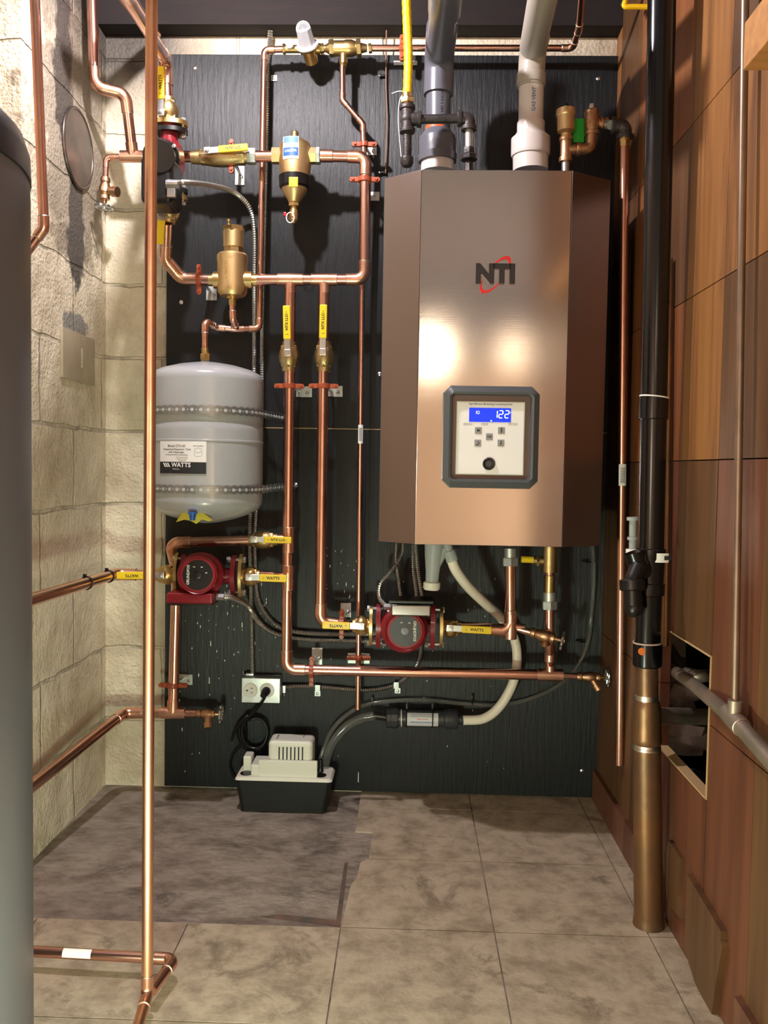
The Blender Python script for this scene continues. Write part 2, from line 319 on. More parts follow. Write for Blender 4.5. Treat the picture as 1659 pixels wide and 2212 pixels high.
class MB:
    def __init__(s): s.bm = bmesh.new()
    def ring(s, c, x, y, r, n, ph=0):
        return [s.bm.verts.new(c+x*(r*math.cos(2*PI*k/n+ph))+y*(r*math.sin(2*PI*k/n+ph))) for k in range(n)]
    def skin(s, A_, B_):
        n = len(A_)
        for k in range(n): s.bm.faces.new((A_[k], A_[(k+1) % n], B_[(k+1) % n], B_[k]))
    def tube(s, path, r, n=14, cap=True, closed=False):
        m = len(path); T = []
        for i in range(m):
            a = path[(i-1) % m] if closed or i > 0 else path[0]; b = path[(i+1) % m] if closed or i < m-1 else path[-1]
            T.append((b-a).normalized())
        x, y = perp(T[0]); R = []
        for i in range(m):
            x = (x-T[i]*x.dot(T[i])).normalized(); y = T[i].cross(x)
            R.append(s.ring(path[i], x, y, r[i] if isinstance(r, (list, tuple)) else r, n))
        for i in range(m-1): s.skin(R[i], R[i+1])
        if closed: s.skin(R[-1], R[0])
        elif cap: s.bm.faces.new(R[0][::-1]); s.bm.faces.new(R[-1])
        return s
    def rings(s, p0, p1, prof, n=24, ph=0, cap=True):
        """profile [(t, r)] t in metres from p0 towards p1"""
        d = (p1-p0).normalized(); x, y = perp(d); R = [s.ring(p0+d*t, x, y, max(r, 1e-5), n, ph) for t, r in prof]
        for i in range(len(R)-1): s.skin(R[i], R[i+1])
        if cap: s.bm.faces.new(R[0][::-1]); s.bm.faces.new(R[-1])
        return s
    def cyl(s, p0, p1, r, n=20, r2=None, bev=0, ph=0):
        l = (p1-p0).length; r2 = r if r2 is None else r2
        pr = [(0, r), (l, r2)] if not bev else [(0, r-bev), (bev, r), (l-bev, r2), (l, r2-bev)]
        return s.rings(p0, p1, pr, n, ph)
    def box(s, c, sz, ux=RT, uy=V((0, 1, 0)), uz=UP, bev=0, seg=2):
        vs = []
        for i in (-1, 1):
            for j in (-1, 1):
                for k in (-1, 1): vs.append(s.bm.verts.new(c+ux*(i*sz[0]/2)+uy*(j*sz[1]/2)+uz*(k*sz[2]/2)))
        F = [(0, 1, 3, 2), (4, 6, 7, 5), (0, 4, 5, 1), (2, 3, 7, 6), (0, 2, 6, 4), (1, 5, 7, 3)]
        fs = [s.bm.faces.new([vs[i] for i in f]) for f in F]
        if bev:
            es = list({e for f in fs for e in f.edges})
            bmesh.ops.bevel(s.bm, geom=es, offset=bev, segments=seg, affect='EDGES', profile=.5)
        return s
    def prism(s, poly, o, ux, uy, dv):
        a = [s.bm.verts.new(o+ux*p[0]+uy*p[1]) for p in poly]; b = [s.bm.verts.new(v.co+dv) for v in a]
        s.bm.faces.new(a[::-1]); s.bm.faces.new(b); s.skin(a, b); return s
    def ball(s, c, r, sx=V((1, 1, 1)), n=16):
        s.rings(c-UP*r*sx.z, c+UP*r*sx.z, [((1-math.cos(PI*i/10))*r*sx.z, max(math.sin(PI*i/10)*r*sx.x, 1e-5)) for i in range(11)], n); return s
    def quad(s, *p): s.bm.faces.new([s.bm.verts.new(q) for q in p]); return s
    def grid(s, fn, nu, nv):
        g = [[s.bm.verts.new(fn(i/nu, j/nv)) for j in range(nv+1)] for i in range(nu+1)]
        for i in range(nu):
            for j in range(nv): s.bm.faces.new((g[i][j], g[i+1][j], g[i+1][j+1], g[i][j+1]))
        return s
def finish(name, mb, material, org, smooth=True):
    bm = mb.bm; bmesh.ops.recalc_face_normals(bm, faces=bm.faces)
    for f in bm.faces: f.smooth = smooth
    for e in bm.edges:
        if len(e.link_faces) == 2 and e.calc_face_angle(0) > .55: e.smooth = False
    for v in bm.verts: v.co -= org
    me = bpy.data.meshes.new(name); bm.to_mesh(me); bm.free()
    for q in (material if isinstance(material, list) else [material]): me.materials.append(q)
    o = bpy.data.objects.new(name, me); COL.objects.link(o)
    if smooth: wn = o.modifiers.new('weighted', 'WEIGHTED_NORMAL'); wn.keep_sharp = True
    return o
class Thing:
    def __init__(s, name, label, cat, loc, group=None):
        o = bpy.data.objects.new(name, None); o.empty_display_size = .02; COL.objects.link(o); o.location = loc
        o['label'] = label; o['category'] = cat
        if group: o['group'] = group
        s.o = o; s.loc = V(loc)
    def part(s, name, mb, m, parent=None, label=None):
        o = finish(name, mb, m, s.loc); o.parent = parent or s.o
        if label: o['label'] = label
        return o
def single(name, label, cat, mb, m, group=None):
    cs = [v.co for v in mb.bm.verts]
    c = V(((min(v.x for v in cs)+max(v.x for v in cs))/2, (min(v.y for v in cs)+max(v.y for v in cs))/2, min(v.z for v in cs)))
    o = finish(name, mb, m, c); o.location = c; o['label'] = label; o['category'] = cat
    if group: o['group'] = group
    return o
def struct(name, mb, m, label=None):
    o = finish(name, mb, m, V((0, 0, 0)), smooth=False); o['kind'] = 'structure'
    if label: o['label'] = label
    return o
def text_mb(st, size, mapf, depth=.0006, bold=0, align='CENTER', sx=1.0):
    """letters as a bmesh; mapf(u, v, w) puts them in place (w = towards the viewer)"""
    c = bpy.data.curves.new('t', 'FONT'); c.body = st; c.size = size; c.align_x = align; c.align_y = 'CENTER'; c.resolution_u = 2; c.offset = min(bold, size*.025) if size < .05 else bold
    o = bpy.data.objects.new('t', c); COL.objects.link(o)
    bpy.context.view_layer.update()
    dg = bpy.context.evaluated_depsgraph_get(); me = bpy.data.meshes.new_from_object(o.evaluated_get(dg))
    mb = MB(); mb.bm.from_mesh(me)
    bpy.data.objects.remove(o); bpy.data.meshes.remove(me); bpy.data.curves.remove(c)
    g = bmesh.ops.extrude_face_region(mb.bm, geom=list(mb.bm.faces))
    for v in [e for e in g['geom'] if isinstance(e, bmesh.types.BMVert)]: v.co.z += depth
    for v in mb.bm.verts: v.co = mapf(v.co.x*sx, v.co.y, v.co.z)
    return mb
def flat(o, ux=RT, uy=UP, uw=OUT): return lambda u, v, q: o+ux*u+uy*v+uw*q

# ------------------------------------------------------------------ room
XL, XR, YW = -.175, 1.215, .02
def slab(name, a, b, m, label=None):
    mb = MB(); mb.box((V(a)+V(b))/2, [abs(b[i]-a[i]) for i in range(3)]); return struct(name, mb, m, label)
slab('wall_back', (-.45, YW, -.1), (1.5, YW+.15, 2.6), block_back, 'painted concrete block back wall')
mb = MB(); mb.box(V((XL-.5, -.22, 1.2)), (1.0, .56, 2.8)); struct('wall_left', mb, block_left, 'painted concrete block wall at left')
mb = MB(); mb.box(V((-1.4, -3.0, 1.25)), (.2, 5.2, 2.7)); struct('wall_left_far', mb, farm)
slab('wall_front', (-1.5, -5.7, -.1), (3.2, -5.5, 1.80), farm)
slab('wall_front', (-1.5, -5.7, 1.80), (3.2, -5.5, 2.6), farceil)  # unseen wall split in two tones to shape the boiler front's reflection
slab('ceiling', (-1.5, -5.7, 2.42), (3.2, -.9, 2.5), farceil)
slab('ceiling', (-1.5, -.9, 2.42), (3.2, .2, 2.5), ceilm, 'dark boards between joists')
slab('floor', (-1.5, -5.7, -.06), (3.2, .05, -.003), concm, 'stained bare concrete where tiles are missing')
# front face rim joist above the block wall and two joists running to the viewer
zs = A(800, 72, .0).z
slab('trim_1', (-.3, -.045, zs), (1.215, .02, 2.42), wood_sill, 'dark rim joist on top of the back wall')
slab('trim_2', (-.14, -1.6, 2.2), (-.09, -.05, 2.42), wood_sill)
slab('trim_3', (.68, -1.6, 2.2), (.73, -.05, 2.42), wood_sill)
# floor tiles of one square foot, laid up to the ragged edge of the missing patch
T0, TX, TY = .3048, .8607, -.7094
mb = MB(); g = .0014
def tile(poly, z=0.0):
    mb.prism(poly, V((0, 0, -.003)), V((1, 0, 0)), V((0, 1, 0)), V((0, 0, .003+z)))
for i in range(-6, 2):
    for j in range(-5, 3):
        x0, x1, y0, y1 = TX+i*T0+g, TX+(i+1)*T0-g, TY+j*T0+g, TY+(j+1)*T0-g
        x1 = min(x1, XR); y1 = min(y1, .015)
        if x1 <= x0 or y1 <= y0: continue
        if j >= 0 and i < -1: continue
        if j == 0 and i == -1:
            tile([(x0, y0), (x1, y0), (x1, y1), (x0+.035, y1), (x0+.022, y1-.02), (x0+.018, y1-.09), (x0+.007, y1-.13), (x0+.004, y1-.2)]); continue
        if j == 1 and i == -1:
            c = AZ(805, 1797, 0); d = AZ(768, 1795, 0); e = AZ(775, 1728, 0); f = AZ(797, 1850, 0)
            tile([(f.x, y0), (x1, y0), (x1, y1), (d.x, y1), (d.x, c.y), (c.x, c.y)]); continue
        if j == 2 and i == -1:
            d = AZ(768, 1795, 0); x0 = d.x
        tile([(x0, y0), (x1, y0), (x1, y1), (x0, y1)], random.uniform(0, .0006))
struct('floor_tiles', mb, tilem, 'beige twelve inch floor tiles')
mb = MB()
a = [AZ(p[0], p[1], 0) for p in [(560, 1978), (735, 2000), (752, 1860), (744, 1862), (726, 1985), (600, 1972)]]
mb.prism([(q.x, q.y) for q in a], V((0, 0, -.0035)), RT, V((0, 1, 0)), V((0, 0, .001)))
o = struct('floor_adhesive', mb, adhesive)

# right wall: wood panelling with a broken opening
hTL, hTR, hBR, hBL = AX(1438, 1362, XR), AX(1538, 1412, XR), AX(1527, 1727, XR), AX(1436, 1628, XR)
HY0, HY1 = hTR.y, -.56; HZ1, HZ0 = (hTL.z+hTR.z)/2, (hBR.z+hBL.z)/2
yj = AX(1555, 900, XR).y; W_ = .203
zr = [0, .47, AX(1550, 993, XR).z, AX(1530, 620, XR).z, AX(1540, 215, XR).z, 2.42]
ys = [yj+k*W_ for k in range(-14, 0)]+[yj+k*W_ for k in range(0, 5)]+[.02]
ys = sorted(set(round(y, 4) for y in ys if y <= .021)); ys = [y for y in ys if y > -2.35]
mb = MB()
def plank(y0, y1, z0, z1, mi):
    if y1-y0 < .004 or z1-z0 < .004: return
    n0 = len(mb.bm.faces); mb.box(V((XR+.01, (y0+y1)/2, (z0+z1)/2)), (.02, y1-y0-.0016, z1-z0-.0022)); mb.bm.faces.ensure_lookup_table()
    for f in mb.bm.faces[n0:]: f.material_index = mi
rw = random.Random(11)
for a_, b_ in zip(ys, ys[1:]):
    dz = [0]*6
    for z0, z1 in zip(zr, zr[1:]):
        mi = rw.choice([0, 1, 2, 3]) if z0 > .9 else rw.choice([1, 3, 3, 3])
        if abs(a_-(yj)) < .01 and z0 > 1.0 and z0 < 1.5: mi = 2
        # keep the opening free
        lo, hi = max(a_, HY0), min(b_, HY1)
        if lo < hi and z0 < HZ1 and z1 > HZ0:
            plank(a_, lo, z0, z1, mi); plank(hi, b_, z0, z1, mi); plank(lo, hi, z0, min(z1, HZ0), mi); plank(lo, hi, max(z0, HZ1), z1, mi)
        else: plank(a_, b_, z0, z1, mi)
struct('wall_right', mb, woods, 'wood plank panelling with a broken opening')
slab('wall_right', (XR+.24, -2.3, -.1), (XR+.3, .2, 2.5), voidm, 'dark cavity behind the panelling')
slab('wall_right_far', (3.1, -5.6, -.1), (3.2, .2, 2.5), farm)
slab('wall_right_far', (XR+.3, -.1, -.1), (3.2, .1, 2.5), farm)
slab('wall_right', (XR+.02, .02, -.1), (XR+.3, .1, 2.5), voidm)
slab('wall_right', (XR+.02, -1.4, HZ0-.1), (XR+.24, -.1, HZ0-.04), voidm)
mb = MB(); bl0 = AZ(1366, 1866, 0).y
mb.prism([(-.62, 0), (.01, 0), (.01, .085), (-.62, .085)], V((XR-.012, 0, 0)), V((0, 1, 0)), UP, V((.012, 0, 0)))
struct('baseboard_right', mb, basem, 'dark wood baseboard beyond the pipe stack')
mb = MB(); mb.box(V((XR-.006, -1.7, .045)), (.012, 1.32, .09)); struct('baseboard_right', mb, basem)
# broken pieces of panelling low on the right wall
def patch(pix, label, th=.008, off=0):
    P = [AX(x, y, XR-th-off) for x, y in pix]
    mb = MB(); mb.prism([(p.y, p.z) for p in P], V((XR-th-off, 0, 0)), V((0, 1, 0)), UP, V((th, 0, 0)))
    t = single('panel_fragment', label, 'broken panel', mb, woods[3], 'broken lower wall panels'); return t
patch([(1435, 1845), (1445, 1815), (1470, 1855), (1463, 1935), (1470, 1985), (1440, 1950)], 'small broken wood panel piece beside the foot of the brass-brown stack')
patch([(1484, 1888), (1557, 2012), (1556, 2030), (1560, 2045), (1545, 2130), (1536, 2200), (1500, 2120), (1478, 2050)], 'larger broken wood panel piece leaning low on the right wall', .012)
mb = MB(); ym, zm = (HY0+HY1)/2, (HZ0+HZ1)/2
mb.box(V((XR+.009, HY0+.001, zm)), (.022, .003, HZ1-HZ0)); mb.box(V((XR+.009, ym, HZ0+.001)), (.022, HY1-HY0, .003)); mb.box(V((XR+.009, ym, HZ1-.001)), (.022, HY1-HY0, .003))
struct('trim_4', mb, edgem, 'pale broken edge of the wall opening')
# rubble in the opening
rr = random.Random(3)
for k, (x, y, s_, lab) in enumerate([(1470, 1590, .07, 'largest grey rubble lump in the wall opening'), (1460, 1500, .05, 'grey rubble lump above the stack tee in the wall opening'), (1500, 1690, .045, 'pale rubble lump at the bottom of the wall opening')]):
    c = AX(x, y, XR+.085); mb = MB(); mb.ball(c, s_, V((1, 1, .8)), n=14)
    for v in mb.bm.verts: v.co += V([rr.uniform(-.012, .012) for _ in range(3)])
    for v in mb.bm.verts:
        if v.co.z < HZ0-.038: v.co.z = HZ0-.038
    single('rubble_lump', lab, 'rubble', mb, debris, 'rubble in the wall opening')
# plywood backing board, two sheets
zj = A(900, 929, 0).z; BH = 2.026
def sheet(z0, z1, label):
    mb = MB(); mb.box(V((.6095, .0095, (z0+z1)/2)), (1.219, .019, z1-z0), bev=.001); return single('backing_board', label, 'plywood board', mb, boardm)
sheet(zj+.0015, BH, 'upper black painted plywood sheet behind the boiler and piping')
lo_b = sheet(.006, zj-.0015, 'lower black painted plywood sheet reaching down to the floor')
mb = MB(); mb.box(V((.6095, .0045, zj)), (1.219, .010, .0022)); fl = finish('raw_edge', mb, edgem, lo_b.location); fl.parent = lo_b; fl['label'] = 'pale raw plywood edge at the seam'
mb = MB(); rf = random.Random(5)
for k in range(120):
    x, y = (rf.gauss(500, 60), rf.uniform(1220, 1520)) if k < 62 else ((rf.uniform(370, 1290), rf.uniform(1250, 1700)) if k < 95 else (rf.uniform(700, 800), rf.uniform(1180, 1300)))
    if not 370 < x < 1290: continue
    p = A(x, y, -.0006); s_ = rf.uniform(.0006, .0018)
    mb.prism([(-s_, 0), (0, -s_*rf.uniform(1, 4)), (s_*.8, 0), (0, s_*rf.uniform(1, 4))], p, RT, UP, V((0, .0008, 0)))
for x, y, h in [(774, 1679, .028), (445, 1255, .004), (552, 1245, .008), (565, 1262, .008), (455, 1390, .014), (523, 1350, .014), (452, 1470, .018), (748, 1262, .01)]:
    p = A(x, y, -.0006); mb.prism([(-.0013, -h/2), (.0013, -h/2), (.0009, h/2), (-.001, h/2)], p, RT, UP, V((0, .0008, 0)))
fl = finish('paint_fleck', mb, flake, lo_b.location); fl.parent = lo_b; fl['label'] = 'white paint flecks'; fl['kind'] = 'stuff'
# board screws
for i, (x, y) in enumerate([(421, 147), (392, 653), (1292, 170), (1257, 1665), (820, 808)]):
    p = A(x, y, 0); mb = MB(); mb.rings(p, p+OUT*.004, [(0, .006), (.002, .0055), (.004, .002)], 12)
    single('board_screw', ['screw near the top left corner of the black board', 'screw left of the air separator on the black board', 'screw near the top right corner of the black board', 'screw near the bottom right corner of the black board', 'screw on the black board just left of the boiler cabinet'][i], 'screw', mb, steel, 'board screws')
# round cover and old recess on the left wall
c = AX(166, 321, XL); r_ = (AX(166, 240, XL).z-AX(166, 400, XL).z)/2
t = Thing('flue_cover', 'round dull metal flue cover on the left block wall', 'flue cover', c)
mb = MB(); mb.rings(c, c+RT*.006, [(0, r_), (.005, r_), (.006, r_*.97)], 40); t.part('disc', mb, mat('cover_metal', (.16, .12, .11), .35, .8, (.10, .085, .08), 20))
mb = MB(); mb.tube([c+V((.004, math.cos(a)*r_*1.03, math.sin(a)*r_*1.03)) for a in [2*PI*k/40 for k in range(40)]], .004, 8, closed=True); t.part('rim', mb, MATS['cover_metal'])
P = [AX(x, y, XL) for x, y in [(129, 705), (199, 722), (199, 835), (129, 815)]]
t = Thing('wall_plate', 'square painted-over recess plate low on the left block wall', 'wall plate', P[3])
mb = MB(); y0, y1, z0, z1 = P[0].y, P[1].y, P[3].z, P[0].z
mb.box(V((XL+.004, (y0+y1)/2, (z0+z1)/2)), (.008, y1-y0, z1-z0), bev=.002); t.part('plate', mb, mat('painted_plate', (.46, .40, .28), .6, 0, (.38, .32, .22), 14, bump=.6, bscale=60))
mb = MB(); mb.box(V((XL+.010, (y0+y1)/2+.01, (z0+z1)/2)), (.006, .006, .05), bev=.002); t.part('latch', mb, MATS['painted_plate'])

# ------------------------------------------------------------------ piping helpers
def add_ring(t, p, d, r, parent=None):
    mb = MB(); mb.tube([p+q*r for q in [perp(d)[0]*math.cos(2*PI*k/20)+perp(d)[1]*math.sin(2*PI*k/20) for k in range(20)]], .0011, 6, closed=True)
    t.part('solder_ring', mb, solder, parent)
def elbow(t, p, q, s, r, R, m, k=1.12):
    a = (p-q).normalized(); b = (s-q).normalized(); ang = a.angle(b); tl = R/math.tan(ang/2)
    l = min(tl+r*1.7, (p-q).length*.98, (s-q).length*.98)
    mb = MB(); mb.tube(fillet([q+a*l, q, q+b*l], R), r*k, 16); e = t.part('elbow', mb, m)
    if r > .008:
        add_ring(t, q+a*l, a, r*1.06, e); add_ring(t, q+b*l, b, r*1.06, e)
def tee(t, q, d, b, r, rb, m, k=1.13):
    mb = MB(); mb.cyl(q-d*r*2.3, q+d*r*2.3, r*k, 18); mb.cyl(q, q+b*(r*2.5), rb*k, 18); e = t.part('tee', mb, m)
    if r > .008: add_ring(t, q-d*r*2.3, d, r*1.06, e); add_ring(t, q+d*r*2.3, d, r*1.06, e)
def coupling(t, q, d, r, m, l=1.6, k=1.12):
    mb = MB(); mb.cyl(q-d*r*l, q+d*r*l, r*k, 18); e = t.part('coupling', mb, m)
    if r > .008: add_ring(t, q-d*r*l, d, r*1.06, e); add_ring(t, q+d*r*l, d, r*1.06, e)
def run(name, label, pts, r, m=copper, cat='copper pipe', fit=copper_fit, group=None, R=None, elbows=True):
    R = R or r*1.9
    t = Thing(name, label, cat, min(pts, key=lambda p: p.z), group)
    mb = MB(); mb.tube(fillet(pts, R), r, 18); t.part('tube', mb, m)
    if elbows:
        for i in range(1, len(pts)-1):
            if (pts[i-1]-pts[i]).angle(pts[i+1]-pts[i]) < 2.95: elbow(t, pts[i-1], pts[i], pts[i+1], r, R, fit)
    return t
def hexnut(mb, a, b, r, ph=0): mb.rings(a, b, [(0, r*.94), ((b-a).length*.15, r), ((b-a).length*.85, r), ((b-a).length, r*.94)], 6, ph)
def ball_valve(label, a, b, r, piv, tip, brand=None, m=brass_dk, flip=False, group='yellow handled ball valves', cls='ball_valve'):
    """body from a to b along the pipe; lever pivots at piv and reaches to tip"""
    t = Thing(cls, label, 'valve', (a+b)/2, group)
    d = (b-a).normalized(); l = (b-a).length
    mb = MB(); mb.rings(a, b, [(0, r*1.22), (l*.10, r*1.30), (l*.16, r*1.30), (l*.2, r*1.42), (l*.34, r*1.75), (l*.5, r*1.85), (l*.66, r*1.75), (l*.8, r*1.42), (l*.84, r*1.30), (l*.9, r*1.30), (l, r*1.22)], 22)
    c = a+d*l*.5
    q = piv-(piv-c).dot(d)*d   # perpendicular foot
    mb.cyl(c+(piv-c)*.2, piv-OUT*.004, r*.55, 14)
    t.part('body', mb, m)
    mb = MB(); hexnut(mb, a+d*l*.70, a+d*l*.86, r*1.62); t.part('hex_collar', mb, m); mb = MB(); hexnut(mb, a+d*l*.14, a+d*l*.26, r*1.5); t.part('hex_collar', mb, m)
    v = (tip-piv).normalized(); ll = (tip-piv).length; sd = v.cross(OUT).normalized()
    mb = MB(); mb.box(piv+v*(ll*.16), (ll*.44, .0022, r*1.15), v, OUT, sd, .0008, 1); mb.box(piv, (.018, .004, .018), v, OUT, sd, .002, 2); t.part('lever', mb, steel)
    mb = MB(); hexnut(mb, piv+OUT*.001, piv+OUT*.007, .0058); mb.cyl(piv, piv+OUT*.010, .0030, 12); t.part('stem_nut', mb, steel)
    gl = ll*.72; gc = piv+v*(ll-gl/2)+OUT*.001
    mb = MB(); mb.box(gc, (gl, .0065, r*1.35), v, OUT, sd, .0028, 3); g_ = t.part('grip', mb, yellow, label='yellow vinyl grip')
    u = v if not flip else -v; up = OUT.cross(u)
    if up.z < -.3 and False: up = -up
    if brand:
        o_ = gc+OUT*.0034
        t.part('lettering', text_mb(brand, r*.70, flat(o_, u, up, OUT), .0003, bold=.004), ink, g_)
        t.part('lettering', text_mb('|-', r*.6, flat(o_-u*gl*.34, u, up, OUT), .0003), ink, g_)
        if brand.startswith('NTX'): t.part('lettering', text_mb('1/2-2', r*.34, flat(o_+u*gl*.27, u, up, OUT), .0003), ink, g_)
    return t
def clamp(label, c, d, r, e, plate=None, psz=(.03, .038), m=red_clamp, group='orange-red split ring pipe clamps'):
    """split ring round a pipe at c (axis d), ears along +-e, galvanised plate on the board at plate (pixel)"""
    t = Thing('pipe_clamp', label, 'pipe clamp', c, group); e = e.normalized(); d = d.normalized()
    mb = MB(); mb.rings(c-d*.0065, c+d*.0065, [(0, r+.0018), (.001, r+.0034), (.012, r+.0034), (.013, r+.0018)], 24); t.part('band', mb, m)
    for s_ in (-1, 1):
        mb = MB(); q = c+e*s_*(r+.009)
        mb.box(q+OUT*.003, (.022, .0035, .012), e, OUT, d, .0015, 2); mb.box(q-OUT*.003, (.022, .0035, .012), e, OUT, d, .0015, 2)
        mb.cyl(q+e*s_*.010-OUT*.0047, q+e*s_*.010+OUT*.0047, .006, 14); ear = t.part('ear', mb, m)
        mb = MB(); k = q+e*s_*.007; mb.rings(k-OUT*.008, k+OUT*.0085, [(0, .0025), (.0135, .0025), (.0137, .0042), (.0165, .003)], 12); t.part('screw', mb, m, ear)
    if plate:
        p = A(plate[0], plate[1], -.002)
        mb = MB(); mb.box(p, (psz[0], .003, psz[1]), bev=.0012); t.part('mounting_plate', mb, galv)
        rod0 = c-OUT*(r+.002); mb = MB(); mb.cyl(rod0, V((rod0.x*.5+p.x*.5, -.003, rod0.z*.5+p.z*.5)), .0045, 12); t.part('rod', mb, steel)
        mb = MB(); mb.rings(p+V((psz[0]*.2, 0, -psz[1]*.1)), p+V((psz[0]*.2, -.005, -psz[1]*.1)), [(0, .005), (.003, .0048), (.005, .002)], 14); t.part('plate_screw', mb, steel)
    return t
def pipe_label(t, p, d, r, h, arc, m=white, bars=True, face=OUT):
    d = d.normalized(); x = (face-d*face.dot(d)).normalized(); y = d.cross(x)
    f = lambda a, z, k: p+d*z+(x*math.cos(a)+y*math.sin(a))*(r+k)
    mb = MB(); mb.grid(lambda u, v: f((u-.5)*arc, (v-.5)*h, .0006), 10, 2); o_ = t.part('sticker', mb, m, label='white printed sticker')
    if bars:
        mb = MB(); k_ = random.Random(1)
        n = 16
        for i in range(n):
            z = -h*.36+h*.72*i/n; mb.grid(lambda u, v: f((u-.5)*arc*.55, z+v*h*.72/n*k_.choice([.35, .5, .7]) if False else z+v*h*.02, .0009), 6, 1)
        t.part('barcode', mb, ink, o_)
def drain_valve(label, base, d, out, hw, r=.008, group='boiler drain valves', wheel=steel, out_l=.04):
    """threaded drain cock: body along d from base, spout along out, hand wheel at the end hw (distance)"""
    t = Thing('drain_valve', label, 'drain valve', base, group); d = d.normalized(); out = out.normalized()
    mb = MB(); mb.rings(base, base+d*hw, [(0, r*1.15), (.006, r*1.35), (.012, r*1.35), (.014, r*1.1), (hw*.35, r*1.6), (hw*.5, r*1.75), (hw*.62, r*1.3), (hw*.66, r*1.45), (hw*.74, r*1.45), (hw*.76, r*.7), (hw, r*.45)], 18)
    t.part('body', mb, bronze)
    s0 = base+d*hw*.46
    mb = MB(); mb.rings(s0, s0+out*out_l, [(0, r*1.1), (out_l*.6, r*1.05), (out_l*.62, r*1.4), (out_l, r*1.35)], 18); t.part('spout', mb, bronze)
    mb = MB(); h = base+d*hw; x, y = perp(d); R_ = .021; mb.tube([h+(x*math.cos(2*PI*k/48)+y*math.sin(2*PI*k/48))*(R_*(1+.09*math.sin(2*PI*k/48*8))) for k in range(48)], .0038, 8, closed=True)
    for k in range(4): mb.cyl(h, h+(x*math.cos(PI/2*k)+y*math.sin(PI/2*k))*R_, .0028, 8)
    mb.cyl(h-d*.004, h+d*.006, .006, 10); t.part('handwheel', mb, wheel, label='scalloped metal handwheel')
    return t
def armored(name, label, pts, r=.0062, group='armored electrical cables', pitch=.0062):
    path = resample(spl(pts, 10), pitch/4)
    rr_ = [r*(1+.16*math.sin(i*PI/2)) for i in range(len(path))]
    mb = MB(); mb.tube(path, rr_, 9); return single(name, label, 'cable', mb, mcable, group)
def pump(label, c, face_c, face_r, hx0, hx1, fl_h, term, group='maroon circulator pumps', inverted=False, cover='red'):
    """circulator with horizontal flow: c volute centre, face_c centre of the round face, flanges at x = hx0, hx1"""
    t = Thing('circulator_pump', label, 'pump', c, group)
    mb = MB(); mb.rings(c-OUT*.045, c+OUT*.035, [(0, .030), (.006, .046), (.06, .05), (.08, .046)], 28)
    for s_, x in ((-1, hx0), (1, hx1)):
        e = V((x, c.y, c.z)); l = abs(x-c.x); mb.rings(c, e, [(0, .034), (l*.45, .030), (l*.6, .021), (l*.86, .020), (l, .024)], 20)
    t.part('volute', mb, red_paint)
    for s_, x in ((-1, hx0), (1, hx1)):
        e = V((x, c.y, c.z)); mb = MB(); poly = []
        for k in range(28):
            a = 2*PI*k/28; poly.append((math.cos(a)*.034*(1-.15*abs(math.sin(a))), math.sin(a)*fl_h/2))
        mb.prism(poly, e-RT*(.008 if s_ > 0 else .004), V((0, 1, 0)), UP, RT*.012); fl_ = t.part('flange', mb, red_paint)
        for q in (-1, 1):
            b = e+UP*q*(fl_h/2-.012); mb = MB(); mb.cyl(b-RT*.018, b+RT*.018, .0042, 10)
            hexnut(mb, b-RT*s_*.022, b-RT*s_*.012, .0085); hexnut(mb, b+RT*s_*.020, b+RT*s_*.028, .0085); t.part('bolt', mb, steel, fl_)
    ax = (face_c-c).normalized(); l = (face_c-c).length; R_ = face_r
    mb = MB(); mb.rings(c+ax*.02, face_c, [(0, R_*1.42), (l*.40, R_*1.38), (l*.48, R_*1.18), (l*.8, R_*1.12), (l-.022, R_*1.06), (l-.020, R_)], 36); t.part('motor_housing', mb, red_paint)
    mb = MB(); mb.rings(face_c-ax*.003, face_c+ax*.0012, [(0, R_*.90), (.004, R_*.88)], 36); f_ = t.part('nameplate', mb, blackpl if cover == 'red' else darkgrey, label='round dark nameplate')
    mb = MB(); mb.rings(face_c, face_c+ax*.004, [(0, R_*.24), (.003, R_*.22), (.0041, R_*.14)], 20); t.part('vent_screw', mb, blackpl if cover == 'red' else greyknob, f_)
    x_ = ax.cross(UP).normalized(); y_ = x_.cross(ax).normalized()
    if x_.x < 0: x_ = -x_
    rot = -PI/2 if cover == 'red' else PI/2
    rot = PI/2 if cover == 'red' else -PI/2
    ux = x_*math.cos(rot)+y_*math.sin(rot); uy = -x_*math.sin(rot)+y_*math.cos(rot)
    off = -x_*R_*.55 if cover == 'red' else x_*R_*.55
    t.part('lettering', text_mb('GRUNDFOS', R_*.22, flat(face_c+ax*.0012+off, ux, uy, ax), .0003, bold=.003), btnframe, f_)
    mb = MB()
    for a_ in (.25, 1.1, 2.0): 
        q = face_c+ax*.0015+(x_*math.cos(a_)+y_*math.sin(a_))*R_*.52; mb.box(q, (R_*.12, .0004, R_*.05), x_, ax, y_)
    t.part('printed_marks', mb, btnframe, f_)
    return t

# ------------------------------------------------------------------ big tank at far left, near the viewer
TYc = -1.19; edge = A(36, 500, TYc); TR = .27; tcx = edge.x-TR*1.02
ztop = A(0, 235, TYc-.1).z
t = Thing('storage_tank', 'large grey cylindrical tank with dark rounded rim cut off at left edge', 'tank', (tcx, TYc, 0))
zb = A(36, 345, TYc).z
mb = MB(); mb.rings(V((tcx, TYc, .0)), V((tcx, TYc, 2)), [(0, TR), (zb-.02, TR), (zb+.0, TR*.995)], 72); t.part('shell', mb, mat('tank_jacket', (.12, .115, .125), .42, .3))
mb = MB(); mb.rings(V((tcx, TYc, zb)), V((tcx, TYc, 3)), [(0, TR*1.005), (.035, TR*1.0), (.06, TR*.97), (.085, TR*.88), (.10, TR*.6), (.105, .01)], 72); t.part('top_rim', mb, blackpl)

